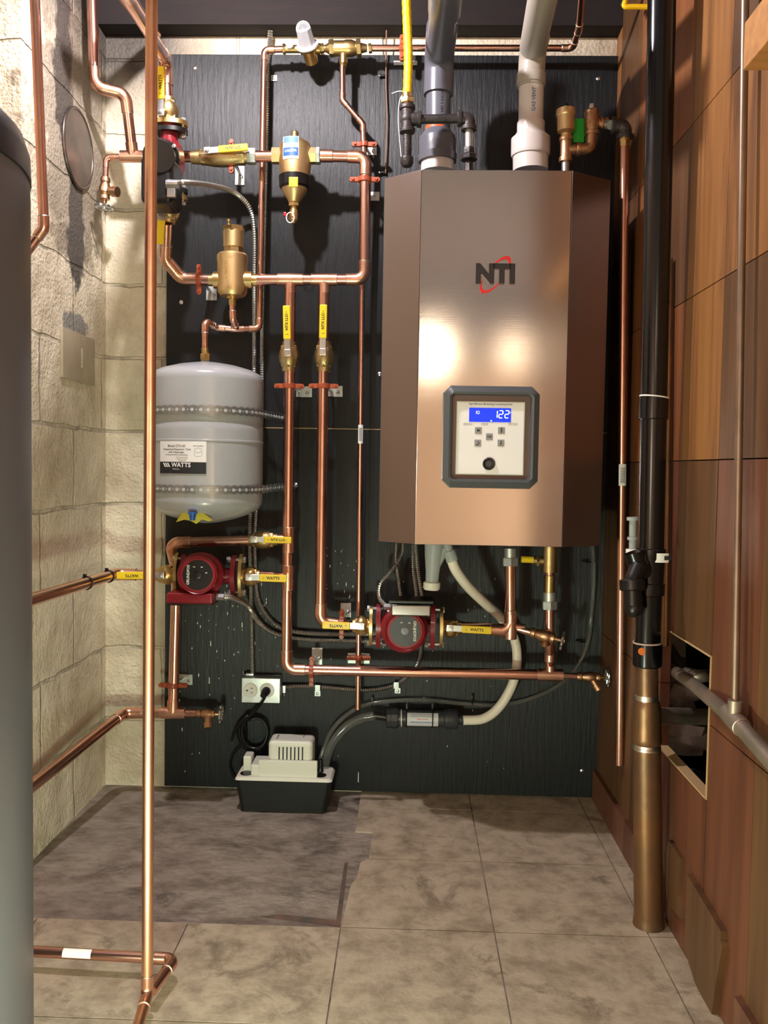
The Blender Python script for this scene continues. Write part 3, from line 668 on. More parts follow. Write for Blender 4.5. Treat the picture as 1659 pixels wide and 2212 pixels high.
# ------------------------------------------------------------------ near copper pipes
rn = .0095
zl_ = A(318, 2150, -1.0).z
riser_bot = A(318, 2150, -1.0); c2 = AZ(378, 2072, zl_); c3 = AZ(20, 2052, zl_); c4 = c3-RT*.12
t = run('copper_riser', 'tall bare copper riser standing in the foreground left of the tank', [A(328, -60, -1.0), riser_bot, AZ(296, 2225, zl_)], rn, copper_near)
t = run('copper_floor_pipe', 'low copper pipe loop with a white sticker just above the floor tiles', [riser_bot+V((.004, .012, 0)), c2, c3, c4], rn, copper, 'copper pipe')
d_ = (c3-c2).normalized(); pm = AZ(168, 2062, zl_); pipe_label(t, c2+d_*((pm-c2).dot(d_)), d_, rn, .052, 1.7, bars=False, face=(OUT+UP*.7))
run('copper_pipe', 'bare copper pipe high on the left bending down behind the large grey tank', [A(73, -60, -.8), A(95, 493, -.8), A(38, 572, -.80), A(-10, 625, -.80)], .0088)

# ------------------------------------------------------------------ one inch loop
r1 = .0143
yt = 338
# top left branch
q4 = A(287, yt, S); q3 = A(271, 203, -.165); q2 = A(205, 187, -.19); q1 = A(197, -60, -.19)
t = run('copper_branch', 'dark copper pipe stepping down beside the left wall corner to a tee', [q1, q2, q3, q4], .0135, copper, R=.026)
tee(t, q4, RT, (q3-q4).normalized(), .0135, .0135, copper_fit)
mb = MB(); mb.cyl(q4+RT*.02, A(312, yt, S), .0135, 18); t.part('stub', mb, copper)
d0 = A(230, 341, S); d1 = A(228, 383, S)
run('copper_drain_line', 'thin copper elbow from the tee down to the left drain valve', [q4-RT*.03, d0, d1], .0075, copper)
drain_valve('upside down bronze drain valve with handwheel hanging by the left wall corner', d1, (A(225, 447, S)-d1), V((.9, -.3, -.15)), (A(225, 447, S)-d1).length, .0095)
# top left pump riser
PY = -.20
u0 = A(362, 222, PY); u1 = A(358, 128, PY); u2 = u1+V((-.012, -1.2, .10))
run('copper_riser', 'thick copper pipe rising above the black pump and turning overhead towards the viewer', [u0, u1, A(276, -8, -.75), A(180, -170, -1.3)], .0143, copper, R=.03)
run('copper_overhead_pipe', 'thick dark copper pipe crossing overhead at the top left corner', [A(228, -60, -.45), A(345, 92, .0)+V((0, -.05, 0))], .018, copper)
ball_valve('ball valve above the black headed pump with upright yellow lever', A(362, 212, PY), A(364, 268, PY), r1, A(347, 242, PY-.045), A(347, 143, PY-.045), 'WATTS')
ball_valve('ball valve below the black headed pump with lever pointing down', A(368, 432, PY), A(363, 482, PY), r1, A(350, 455, PY-.04), A(346, 528, PY-.04), None)
# black pump
t = Thing('circulator_pump', 'black and red circulator pump with round black cover behind the tall riser', 'pump', A(365, 430, PY))
pc = A(366, 345, PY)
mb = MB(); mb.cyl(A(366, 272, PY), A(368, 428, PY), .021, 20); mb.rings(pc-RT*.02, pc+RT*.03, [(0, .035), (.01, .048), (.04, .048), (.05, .034)], 24); t.part('volute', mb, red_paint)
for yy, bz in ((270, 1), (430, -1)):
    f0 = A(366, yy, PY); mb = MB(); mb.prism([(math.cos(2*PI*k/28)*.046, math.sin(2*PI*k/28)*.032) for k in range(28)], f0-UP*.004, RT, V((0, 1, 0)), UP*.011); fo = t.part('flange', mb, brass)
    mb = MB(); mb.prism([(math.cos(2*PI*k/28)*.046, math.sin(2*PI*k/28)*.032) for k in range(28)], f0-UP*bz*.018-UP*.004, RT, V((0, 1, 0)), UP*.010); t.part('pump_flange', mb, blackpl)
    for s_ in (-1, 1):
        b = f0+RT*s_*.034; mb = MB(); mb.cyl(b-UP*.034*bz, b+UP*.014*bz, .0045, 10); hexnut(mb, b+UP*bz*.007, b+UP*bz*.016, .009); hexnut(mb, b-UP*bz*.032, b-UP*bz*.022, .009); t.part('bolt', mb, steel, fo)
fc = A(343, 337, PY-.15); mc = A(352, 342, PY-.02)
ax = (fc-mc).normalized(); l_ = (fc-mc).length; R_ = L(34, PY-.15)
mb = MB(); mb.rings(mc, fc, [(0, R_*1.15), (l_*.5, R_*1.15), (l_*.55, R_*.98), (l_-.02, R_*.98), (l_-.018, R_*1.0), (l_-.003, R_), (l_, R_*.97)], 40); h_ = t.part('motor_cover', mb, blackpl)
t.part('lettering', text_mb('GRUNDFOS', .0065, flat(fc+ax*.0002+V((-.008, 0, .013)), RT, UP, ax), .0003, bold=.003), btnframe, h_)
mb = MB(); c_ = A(350, 400, PY-.085); mb.box(c_, (L(68, PY-.08), .10, L(100, PY-.08)), bev=.014, seg=4); t.part('terminal_box', mb, blackpl)
mb = MB(); c_ = A(376, 350, PY-.05); mb.box(c_, (.012, .075, .085), bev=.004, seg=3); k_ = t.part('red_side_plate', mb, red_paint)
for yy in (316, 374):
    p = A(376, yy, PY-.09); mb = MB(); mb.rings(p, p+OUT*.004, [(0, .005), (.003, .0045), (.004, .002)], 12); t.part('screw', mb, steel, k_)
mb = MB(); c_ = A(371, 398, PY-.138); mb.cyl(c_-RT*.012, c_+RT*.016, .011, 16); mb.box(c_+V((0, 0, -.02)), (.02, .012, .022), bev=.002); t.part('cable_connector', mb, steel)
# horizontal run at the top
a_, b_ = A(386, yt, S), A(418, yt, S); mb = MB(); mb.cyl(a_, b_, r1, 18)
single('copper_stub', 'short copper stub between the black pump and the upper horizontal ball valve', 'copper pipe', mb, copper)
ball_valve('horizontal ball valve on the upper line with yellow lever above it', A(414, yt+2, S), A(548, yt+1, S), r1*.95, A(447, 325, S-.035), A(536, 318, S-.035), 'NTX LLC')
mb = MB(); hexnut(mb, A(534, yt, S), A(553, yt, S), .021); single('union_nut', 'grey hexagonal dielectric nut right of the upper horizontal ball valve', 'nut', mb, galv, 'dielectric nuts')
mb = MB(); mb.cyl(A(552, yt, S), A(592, yt, S), r1, 18); single('copper_stub', 'short copper stub left of the dirt separator', 'copper pipe', mb, copper)
clamp('split ring clamp with long plate under the upper horizontal ball valve', A(500, yt, S), RT, .018, UP, (518, 378), (.026, .055))
# dirt separator
FX = 641; FY = S
def latv(mb, prof, Y, n=36, ph=0):
    """prof [(x, y, r_px)] downwards list -> lathe with vertical axis"""
    P0 = A(prof[0][0], prof[0][1], Y); P1 = A(prof[-1][0], prof[-1][1], Y); d = (P1-P0).normalized()
    mb.rings(P0, P1, [((A(x, y, Y)-P0).dot(d), L(r_, Y)) for x, y, r_ in prof], n, ph)
t = Thing('dirt_separator', 'brass magnetic dirt separator with blue and white label on the upper line', 'separator', A(638, 480, FY))
mb = MB(); latv(mb, [(638, 300, 14), (638, 304, 22), (638, 311, 31), (638, 320, 34), (638, 350, 34.5), (637, 372, 33), (637, 384, 31)], FY); mb.cyl(A(588, 337, FY), A(690, 337, FY), .021, 6); t.part('body', mb, brass_satin)
mb = MB(); latv(mb, [(637, 283, 5), (637, 286, 7.5), (637, 300, 8), (637, 303, 9)], FY, 20); t.part('vent_cap', mb, brass)
mb = MB(); hexnut(mb, A(683, 337, FY), A(692, 337, FY), .022); t.part('union_nut', mb, galv)
mb = MB(); latv(mb, [(636, 380, 31), (636, 382, 33), (636, 404, 32), (636, 408, 29)], FY); b_ = t.part('magnet_collar', mb, blackpl)
p = A(634, 393, FY-L(32.5, FY)); mb = MB(); mb.box(p, (L(19, FY), .004, L(20, FY)), bev=.001); t.part('window', mb, yellow, b_, 'yellow tag on the black collar')
mb = MB(); latv(mb, [(636, 406, 28), (636, 412, 27), (635, 424, 20), (635, 434, 13), (635, 438, 12)], FY); t.part('lower_cone', mb, brass_satin)
mb = MB(); latv(mb, [(635, 436, 11), (635, 446, 12)], FY, 6); latv(mb, [(635, 446, 7), (635, 452, 7), (635, 453, 9), (635, 458, 9), (635, 460, 10), (634, 476, 10), (634, 480, 7), (634, 483, 4)], FY, 18); t.part('drain_cock', mb, brass)
c_ = A(627, 470, FY-.02); mb = MB(); mb.tube([c_+V((math.cos(a)*.010, 0, math.sin(a)*.013)) for a in [2*PI*k/24 for k in range(24)]], .0014, 6, closed=True); t.part('tether', mb, white)
p = A(616, 463, FY-.01); mb = MB(); mb.box(p, (.008, .008, .010), bev=.002); t.part('cap', mb, redlogo, label='red cap')
fr = L(34.6, FY); fc_ = A(637, 331, FY)
def onfilt(u, v, q, w0=0): 
    a = u/fr; return fc_+V((math.sin(a)*(fr+.0005+q+w0), -math.cos(a)*(fr+.0005+q+w0), v))
cx_ = L(-5, FY); mb = MB(); mb.grid(lambda u, v: onfilt(cx_+(u-.5)*L(35, FY), (v-.5)*L(46, FY), 0), 10, 2); lb = t.part('label', mb, white, label='white and blue label')
mb = MB(); mb.grid(lambda u, v: onfilt(cx_+(u-.5)*L(33, FY), (v-1)*L(17, FY)+.000, .0003), 10, 2); t.part('blue_field', mb, bluemat, lb)
mb = MB(); mb.grid(lambda u, v: onfilt(cx_+(u-.5)*L(33, FY), L(10, FY)+(v)*L(12, FY), .0003), 10, 2); t.part('blue_field', mb, mat('pale_blue', (.12, .25, .5), .5), lb)
t.part('lettering', text_mb('CALEFFI', .0088, lambda u, v, q: onfilt(cx_+u, v-L(7, FY), q, .0005), .0002, bold=.01), white, lb)
# loop right side
l0, l1, l2, l3 = A(690, 337, S), A(790, 339, S), A(787, 604, S), A(535, 604, S)
t = run('copper_loop', 'thick copper loop from dirt separator down and back to the air separator', [l0, l1, l2, l3], r1, copper, R=.022)
for x_ in (628, 701): tee(t, A(x_, 604, S), RT, -UP, r1, r1*.9, copper_fit)
coupling(t, A(700, 337, S), RT, r1, copper_fit)
clamp('split ring clamp on the copper loop beside the upper left corner of the boiler', A(788, 388, S), UP, r1, RT, (800, 424), (.05, .024))
# air separator
AXX = 502
t = Thing('air_separator', 'tall brass air separator cylinder left of the thin vertical copper pipe', 'separator', A(502, 652, S))
mb = MB(); latv(mb, [(502, 547, 20), (502, 549, 30), (502, 553, 33), (502, 564, 33), (502, 566, 32), (502, 620, 32), (502, 632, 31), (502, 640, 26), (502, 643, 10)], S); t.part('body', mb, brass_satin)
mb = MB(); mb.cyl(A(462, 605, S), A(545, 605, S), L(18, S), 24); mb.cyl(A(452, 605, S), A(556, 605, S), L(12.5, S), 24); t.part('port', mb, brass)
mb = MB(); latv(mb, [(503, 533, 21), (503, 549, 22)], S, 8); t.part('hex_neck', mb, brass)
mb = MB(); latv(mb, [(504, 499, 22), (504, 535, 21.5)], S); t.part('float_chamber', mb, brass_satin)
mb = MB(); latv(mb, [(505, 489, 20), (505, 491, 24), (505, 501, 24), (505, 503, 22)], S, 6); t.part('hex_cap', mb, brass)
mb = MB(); latv(mb, [(494, 473, 2), (494, 474, 4.5), (494, 478, 4.5), (494, 479, 2.5), (494, 484, 2.5), (494, 485, 5), (494, 491, 5)], S, 12); t.part('vent_screw', mb, brass)
mb = MB(); latv(mb, [(502, 640, 13), (502, 646, 12), (502, 647, 8), (502, 660, 8)], S, 20); t.part('bottom_port', mb, brass)
sr = L(32.4, S); scn_ = A(492, 588, S)
ax0 = A(502, 588, S)
t.part('lettering', text_mb('CALEFFI', .0125, lambda u, v, q: ax0+V((math.sin((-v-.009)/sr)*(sr+q), -math.cos((-v-.009)/sr)*(sr+q), u)), .0009), brass_satin)
s0, s1, s2, s3 = A(458, 604, S), A(392, 602, S), A(357, 560, -.15), A(360, 482, PY)
t = run('copper_bend', 'thick copper pipe with two angled elbows between the lower valve and air separator', [s0, s1, s2, s3], r1, copper, R=.03)
clamp('upright split ring clamp left of the air separator', A(430, 604, S), RT, r1, UP, (457, 634), (.030, .038))
# half inch pipes
r5 = .0082
yh = -.040
w0 = A(502, 655, S); 
t = run('copper_fill_pipe', 'thin vertical copper fill pipe from the top down behind the air separator', [A(618, 106, yh-.03), A(571, 108, yh-.03), A(560, 710, yh-.03), A(512, 711, yh-.05), A(468, 708, -.1), A(443, 692, S-.02), A(443, 757, S-.02)], r5, copper, R=.014)
run('copper_drop', 'short curved copper tube under the air separator', [w0, A(503, 690, S), A(512, 711, yh-.05)], r5, copper, R=.014)
# ------------------------------------------------------------------ feed water group at the top
gy = yh-.03
t = Thing('shutoff_valve', 'small brass shutoff valve with white handle left of the pressure regulator', 'valve', A(627, 106, gy))
mb = MB(); mb.cyl(A(611, 106, gy), A(655, 106, gy), .010, 18); hexnut(mb, A(611, 106, gy), A(617, 106, gy), .013); t.part('body', mb, brass)
mb = MB(); mb.ball(A(626, 95, gy-.02), .0105, V((1, 1, 1.2)), 14); t.part('handle', mb, white)
t = Thing('pressure_regulator', 'grey capped pressure reducing valve with a round gauge dial facing down', 'regulator', A(665, 135, gy))
g0 = A(672, 128, gy); g1 = A(655, 62, gy-.06); ax = (g1-g0).normalized(); l_ = (g1-g0).length
mb = MB(); mb.rings(g0-ax*.012, g1, [(0, .010), (.003, .017), (.035, .018), (.04, .022)], 24); mb.cyl(A(650, 106, gy), A(692, 106, gy), .014, 20); t.part('body', mb, brass)
mb = MB(); mb.rings(g0+ax*.030, g1, [(0, .026), (.004, .029), (.008, .029), (.010, .024)], 30); t.part('cap_ring', mb, white)
mb = MB(); mb.rings(g0+ax*.036, g1, [(0, .023), (l_-.055, .021), (l_-.04, .020), (l_-.036, .020)], 8); t.part('bonnet', mb, mat('bonnet_grey', (.33, .33, .35), .4))
gd = g1; fx = OUT*.93-UP*.25; fx.normalize(); ux = RT; uy = fx.cross(RT)*-1
uy = uy if uy.z > 0 else -uy
mb = MB(); mb.rings(gd-fx*.05, gd+fx*.0, [(0, .015), (.03, .019), (.046, .0195), (.05, .0185)], 30); k_ = t.part('dial_housing', mb, MATS['bonnet_grey'])
mb = MB(); mb.rings(gd, gd+fx*.0006, [(0, .0165), (.0006, .0165)], 30); t.part('dial', mb, darkgrey, k_)
mb = MB()
for k in range(24):
    a = 2*PI*k/24; e_ = ux*math.cos(a)+uy*math.sin(a); e2 = ux*-math.sin(a)+uy*math.cos(a)
    if k % 24 not in (17, 18, 19): mb.box(gd+fx*.0009+e_*.013, (.0035, .0008, .0003), e2, e_, fx)
mb.box(gd+fx*.0012+(ux*.3-uy*.3)*.01, (.0010, .016, .0004), (ux+uy).normalized(), (ux-uy).normalized(), fx); t.part('dial_marks', mb, btnframe, k_)
t = Thing('backflow_preventer', 'brass backflow preventer with hexagonal unions beside the pressure regulator', 'backflow preventer', A(742, 145, gy))
mb = MB(); mb.rings(A(690, 105, gy), A(797, 104, gy), [(0, .008), (.012, .008), (.018, .010), (.03, .017), (.04, .019), (.065, .019), (.07, .0205), (.085, .0205), (.10, .015), (.125, .009)], 24); mb.cyl(A(742, 105, gy), A(742, 138, gy), .0105, 20); mb.cyl(A(742, 138, gy), A(742, 146, gy), .009, 6); t.part('body', mb, brass)
for xa, xb, rr2 in ((690, 700, .012), (711, 722, .0215), (770, 780, .0225), (796, 803, .012)):
    mb = MB(); hexnut(mb, A(xa, 105, gy), A(xb, 104, gy), rr2); t.part('union_nut', mb, brass_dk)
t = run('copper_supply', 'thin copper water supply pipe running along the top of the board', [A(800, 104, gy), A(1237, 104, gy), A(1251, 62, gy-.08), A(1261, -60, gy-.25)], r5, copper, R=.014)
t = run('copper_discharge', 'thin copper discharge pipe jogging down from the backflow preventer to above the pump', [A(740, 144, gy), A(740, 217, gy), A(784, 268, gy), A(786, 330, gy), A(782, 620, gy+.01), A(773, 1532, gy+.015)], r5*.92, copper, R=.014)
pipe_label(t, A(779, 938, gy+.012), UP, r5*.92, .05, 1.8)
clamp('split ring clamp above the loop corner on the thin discharge pipe', A(787, 312, gy), UP, r5, RT, (802, 325), (.03, .026))
clamp('split ring clamp on the thin supply pipe behind the yellow gas tube', A(868, 104, gy), RT, r5, UP, (876, 136), (.064, .012))
clamp('split ring clamp with plate on thin discharge pipe above the bottom copper line', A(775, 1421, gy+.012), UP, r5, RT, (775, 1422), (.062, .030))
# ------------------------------------------------------------------ pair of vertical returns
v0a, v0b = A(627, 620, S), A(619, 1446, S)
t = run('copper_return', 'left thick vertical copper pipe turning into the long bottom line', [v0a, v0b, A(1188, 1458, S), A(1212, 1458, S)], r1, copper, R=.026)
tee(t, A(622, 1248, S), UP, -RT, r1, r1*.85, copper_fit); tee(t, A(623, 1166, S), UP, -RT, r1, r1*.85, copper_fit)
tee(t, A(1188, 1458, S), RT, UP, r1, r1*.8, copper_fit)
ball_valve('ball valve on the left vertical return, lever standing up', A(624, 803, S), A(625, 738, S), r1, A(621, 762, S-.04), A(619, 660, S-.04), 'NTX LLC')
t = run('copper_return', 'right thick vertical copper pipe turning towards the middle pump', [A(700, 620, S), A(692, 1343, S), A(745, 1350, S)], r1, copper, R=.026)
ball_valve('ball valve on the right vertical return, lever standing up', A(700, 803, S), A(701, 738, S), r1, A(697, 760, S-.04), A(699, 658, S-.04), 'NTX LLC')
clamp('split ring clamp on the left vertical return below its ball valve', A(625, 834, S), UP, r1, RT, (657, 846), (.044, .030))
clamp('split ring clamp on the right vertical return below its ball valve', A(699, 834, S), UP, r1, RT, (723, 845), (.044, .030))
clamp('split ring clamp at the left end of the long bottom copper line', A(673, 1450, S), RT, r1, UP, (685, 1418), (.030, .05))
clamp('split ring clamp half hidden at the left of the middle pump valve', A(738, 1348, S), RT, r1, UP, (747, 1318), (.030, .04))
# ------------------------------------------------------------------ lower left pump group
P1Y = -.15
p1 = A(440, 1243, P1Y)
t = pump('maroon circulator pump below the grey expansion tank', p1, A(427, 1242, P1Y-.10), L(37, P1Y-.10), A(397, 1243, P1Y).x, A(508, 1243, P1Y).x, L(92, P1Y), None)
mb = MB(); c_ = A(418, 1288, P1Y-.06); mb.box(c_, (L(102, P1Y-.06), .085, L(24, P1Y-.06)), bev=.006, seg=3); q_ = t.part('terminal_box', mb, red_paint)
mb = MB(); mb.box(c_-UP*L(13, P1Y), (L(94, P1Y-.06), .078, .005)); t.part('base_seal', mb, blackpl, q_)
mb = MB(); c_ = A(476, 1289, P1Y-.07); mb.cyl(c_-RT*.01, c_+RT*.010, .009, 6); t.part('cable_connector', mb, steel, q_)
def iso_flange(label, x, cpt, fl_h, bx, piv, tip, brand, r=r1):
    """brass flanged isolation valve: flange at x next to the pump, body out to bx"""
    t = ball_valve(label, V((x, cpt.y, cpt.z)), V((bx, cpt.y, cpt.z)), r, piv, tip, brand, brass, flip=False, cls='isolation_valve')
    s_ = 1 if bx > x else -1; poly = [(math.cos(2*PI*k/28)*.034, math.sin(2*PI*k/28)*fl_h/2) for k in range(28)]
    mb = MB(); mb.prism(poly, V((x-.003, cpt.y, cpt.z)), V((0, 1, 0)), UP, RT*.008); t.part('flange', mb, brass); return t
iso_flange('isolation valve left of the lower left pump, lever pointing left', A(383, 1243, P1Y).x, p1, L(98, P1Y), A(340, 1243, P1Y).x, A(347, 1243, P1Y-.04), A(252, 1243, P1Y-.04), 'WATTS')
iso_flange('isolation valve right of the lower left pump, lever pointing right', A(521, 1243, P1Y).x, p1, L(98, P1Y), A(562, 1243, P1Y).x, A(537, 1247, P1Y-.04), A(620, 1250, P1Y-.04), 'WATTS')
mb = MB(); mb.tube(fillet([A(560, 1243, P1Y), A(585, 1244, P1Y+.01), A(612, 1247, S)], .02), r1*.85, 18); single('copper_stub', 'copper stub joining the lower left pump to the left vertical return', 'copper pipe', mb, copper)
k0 = A(342, 1243, P1Y); k1 = A(250, 1240, P1Y); k2 = V((k1.x-.03, -.75, AX(38, 1306, k1.x-.03).z)); k2 = A(30, 1307, -.72)
t = run('copper_left_pipe', 'copper pipe with black cable ties running left from the lower left pump', [k0, k1, k2, k2+(k2-k1).normalized()*.2], r1, copper, R=.03)
dk = (k2-k1).normalized()
for q_, lab in ((.055, 'black cable tie nearest the elbow on the left pipe'), (.2, 'black cable tie further forward on the left pipe')):
    c_ = k1+dk*q_; x, y = perp(dk); mb = MB(); mb.tube([c_+(x*math.cos(2*PI*k/24)+y*math.sin(2*PI*k/24))*(r1+.0012) for k in range(24)], .0017, 6, closed=True); mb.box(c_+UP*(r1+.004)-RT*.004, (.008, .006, .006), bev=.001)
    single('cable_tie', lab, 'cable tie', mb, blackpl, 'black cable ties')
# bypass
h0 = A(545, 1167, S); h1 = A(368, 1172, S); h2 = A(382, 1230, -.085); h3 = A(374, 1540, -.085)
t = run('copper_bypass', 'thick copper pipe under the expansion tank turning down behind the lower left pump', [h0, h1, h2, h3], r1, copper, R=.028)
tee(t, h3, RT, UP, r1, r1, copper_fit)
m0 = A(346, 1540, -.085)
mb = MB(); mb.cyl(m0, A(424, 1541, -.085), r1*.75, 18); t.part('stub', mb, copper)
ball_valve('ball valve under the expansion tank with lever pointing right', A(538, 1166, S), A(600, 1166, S), r1*.9, A(548, 1165, S-.035), A(630, 1167, S-.035), 'NTX LLC')
clamp('split ring clamp on the copper pipe below the lower left pump', A(374, 1480, -.085), UP, r1, RT, (402, 1468), (.036, .030))
n0 = A(424, 1541, -.085); drain_valve('bronze drain valve with handwheel left of the electrical outlet box', n0-RT*.0, A(478, 1543, -.085)-n0, V((.15, -.5, -.8)), (A(478, 1543, -.085)-n0).length, .0085)
j1 = A(268, 1540, -.085); j2 = A(22, 1735, -.62)
t = run('copper_left_pipe', 'lower copper pipe sloping out along the left wall from the drain tee', [h3-RT*.03, j1, j2, j2+(j2-j1).normalized()*.2], r1, copper, R=.03)
# ------------------------------------------------------------------ middle pump group
P2Y = -.16
p2 = A(872, 1353, P2Y)
t = pump('maroon circulator pump below the boiler with grey round face', p2, A(875, 1363, P2Y-.10), L(38, P2Y-.10), A(816, 1353, P2Y).x, A(936, 1353, P2Y).x, L(96, P2Y), None, cover='grey')
mb = MB(); c_ = A(888, 1313, P2Y-.06); mb.box(c_, (L(86, P2Y-.06), .085, L(26, P2Y-.06)), bev=.005, seg=3); q_ = t.part('terminal_box', mb, stainless_dk)
mb = MB(); mb.box(c_+UP*L(17, P2Y), (L(96, P2Y-.06), .078, .008), bev=.002); t.part('top_cover', mb, blackpl, q_)
mb = MB(); c_ = A(838, 1310, P2Y-.05); mb.cyl(c_-RT*.01, c_+RT*.010, .009, 6); t.part('cable_connector', mb, steel, q_)
iso_flange('isolation valve left of the middle pump, lever pointing left', A(801, 1352, P2Y).x, p2, L(88, P2Y), A(762, 1352, P2Y).x, A(780, 1353, P2Y-.04), A(696, 1350, P2Y-.04), 'WATTS')
iso_flange('isolation valve right of the middle pump, lever pointing right', A(952, 1353, P2Y).x, p2, L(88, P2Y), A(995, 1353, P2Y).x, A(972, 1357, P2Y-.04), A(1062, 1362, P2Y-.04), 'WATTS')
mb = MB(); mb.cyl(A(742, 1350, S), A(765, 1352, P2Y+.01), r1*.95, 18); single('copper_stub', 'copper stub left of the middle pump isolation valve', 'copper pipe', mb, copper)
# supply from boiler
b2 = A(1103, 1362, P2Y); b3 = A(1102, 1215, P2Y)
t = run('copper_supply_riser', 'thick copper pipe from boiler bottom turning left to the middle pump', [A(992, 1354, P2Y), b2, b3], r1, copper, R=.026)
tee(t, A(1103, 1352, P2Y), UP, (RT-UP*.12).normalized(), r1, r1*.6, copper_fit)
mb = MB(); mb.cyl(A(1118, 1358, P2Y), A(1148, 1366, P2Y-.01), r1*.6, 16); t.part('stub', mb, copper)
n0 = A(1145, 1365, P2Y-.01); n1 = A(1215, 1384, P2Y-.03)
drain_valve('bronze valve with scalloped handwheel in front of the boiler return pipe', n0, n1-n0, V((.1, .3, -.9)), (n1-n0).length, .0095, out_l=.025)
mb = MB(); hexnut(mb, A(1102, 1204, P2Y), A(1102, 1222, P2Y), .021); mb.cyl(A(1102, 1184, P2Y), A(1102, 1204, P2Y), .0165, 20); single('union_nut', 'zinc hexagonal union nut under the boiler on the thick supply pipe', 'nut', mb, galv, 'dielectric nuts')
t = Thing('relief_tee', 'brass tee with yellow taped side port under the right side of the boiler', 'valve', A(1188, 1236, P2Y))
mb = MB(); mb.cyl(A(1188, 1180, P2Y), A(1187, 1236, P2Y), .0195, 24); mb.cyl(A(1190, 1212, P2Y), A(1152, 1210, P2Y), .0105, 20); mb.cyl(A(1164, 1211, P2Y), A(1158, 1211, P2Y), .0145, 6); t.part('body', mb, brass_dk)
mb = MB(); mb.cyl(A(1152, 1209, P2Y), A(1126, 1208, P2Y), .0088, 14); t.part('yellow_tape', mb, yellow)
t = run('copper_boiler_return', 'copper pipe from the brass tee under the boiler down to the bottom line', [A(1187, 1236, P2Y), A(1187, 1390, P2Y), A(1188, 1436, S)], .0125, copper, R=.03, elbows=False)
coupling(t, A(1187, 1262, P2Y), UP, .0125, brass, 1.8)
mb = MB(); hexnut(mb, A(1187, 1298, P2Y), A(1187, 1316, P2Y), .0205); mb.cyl(A(1187, 1279, P2Y), A(1187, 1298, P2Y), .0165, 20); single('union_nut', 'zinc hexagonal union nut above the scalloped handwheel valve', 'nut', mb, galv, 'dielectric nuts')
coupling(t, A(1188, 1412, -.14), UP, .0125, copper_fit, 1.6)
n0 = A(1210, 1459, S); mb = MB(); mb.cyl(n0, A(1248, 1461, S), .0082, 16); single('copper_stub', 'thin copper stub at the right end of the bottom line', 'copper pipe', mb, copper)
n0 = A(1246, 1461, S); n1 = A(1312, 1464, S); drain_valve('bronze drain valve with handwheel at the right edge of the black board', n0, n1-n0, V((.5, -.4, -.8)), (n1-n0).length, .0085)
# ------------------------------------------------------------------ expansion tank
EY = -.15
t = Thing('expansion_tank', 'grey expansion tank with white label strapped to the black board', 'tank', A(453, 1130, EY))
ecx = 454
mb = MB(); latv(mb, [(448.0, 783, 4.2), (448.0, 785, 31.8), (448.0, 791, 65.7), (447.9, 800, 97.5), (447.9, 809, 114.5), (447.8, 817, 119.8), (447.8, 826, 120.8), (447.3, 903, 120.3), (447.3, 910, 117.7), (447.2, 916, 117.1), (447.2, 923, 119.8), (447.1, 932, 120.8), (447.0, 952, 120.8), (447.0, 953, 122.1), (447.0, 956, 122.1), (447.0, 957, 120.8), (446.3, 1078, 120.8), (446.2, 1088, 118.7), (446.2, 1098, 112.4), (446.1, 1110, 91.2), (446.1, 1120, 61.5), (446.0, 1127, 29.7), (446.0, 1130, 5.3)], EY, 72)
body = t.part('shell', mb, tankgrey)
mb = MB(); hexnut(mb, A(444, 779, EY+.02), A(444, 786, EY+.02), .0125); t.part('port', mb, galv)
t2 = Thing('pipe_adapter', 'brass hexagonal adapter between copper elbow and expansion tank', 'pipe fitting', A(444, 778, S-.02))
mb = MB(); mb.cyl(A(443, 752, S-.02), A(444, 766, S-.02), .0098, 20); hexnut(mb, A(444, 764, S-.02), A(444, 778, S-.02), .0135); t2.part('body', mb, brass)
er = L(121.5, EY)
def ontank(pcx, pcy):
    c0 = A(447, pcy, EY)
    return lambda u, v, q: c0+V((math.sin((u+L(pcx-447, EY))/er)*(er+q), -math.cos((u+L(pcx-447, EY))/er)*(er+q), v))
cl = math.asin((421-447)/122)*122+447
f = ontank(cl, 990); lw, lh = L(106, EY)/1, L(66, EY)
mb = MB(); mb.grid(lambda u, v: f((u-.5)*lw, (v-.5)*lh, .0007), 14, 2); lb = t.part('label', mb, white, label='white and black product label')
mb = MB(); mb.grid(lambda u, v: f((u-.5)*lw, -lh/2+v*lh*.36, .0010), 14, 2); t.part('black_band', mb, ink, lb)
for s_, x, y, z, a_, b_ in [('Model ETX-60', -.012, .0275, .0082, ink_grey, .01), ('Pressurized Expansion Tank', -.012, .0195, .0068, ink_grey, .01), ('with Diaphragm', -.012, .0125, .0068, ink_grey, .01), ('For Closed Hot Water Heating Systems', -.012, .0062, .0038, ink_grey, .01),
                          ('Max. Temperature 240°F', .004, .0005, .0030, ink_grey, 0), ('Max. Pressure 100 PSI', .004, -.0035, .0030, ink_grey, 0), ('Precharge 12 PSI', .004, -.0075, .0030, ink_grey, 0), ('CRN OG6898.7', .044, .028, .0038, ink_grey, .01)]:
    t.part('lettering', text_mb(s_, z, lambda u, v, q: f(x+u, y+v, q+.0008), .0002, bold=b_*z), a_, lb)
t.part('lettering', text_mb('WATTS', .0150, lambda u, v, q: f(.001+u, -.0188+v, q+.0012), .0003, bold=.0006), white, lb)
t.part('lettering', text_mb('Watts.com', .0042, lambda u, v, q: f(-.012+u, -.0285+v, q+.0012), .0003), white, lb)
mb = MB()
for k in range(3):
    x0 = -.052+k*.0068; P4 = [(x0, -.0138), (x0+.0045, -.0138), (x0+.0105, -.0240), (x0+.006, -.0240)]
    mb.quad(*[f(a, b, .0014) for a, b in P4])
t.part('emblem', mb, white, lb)
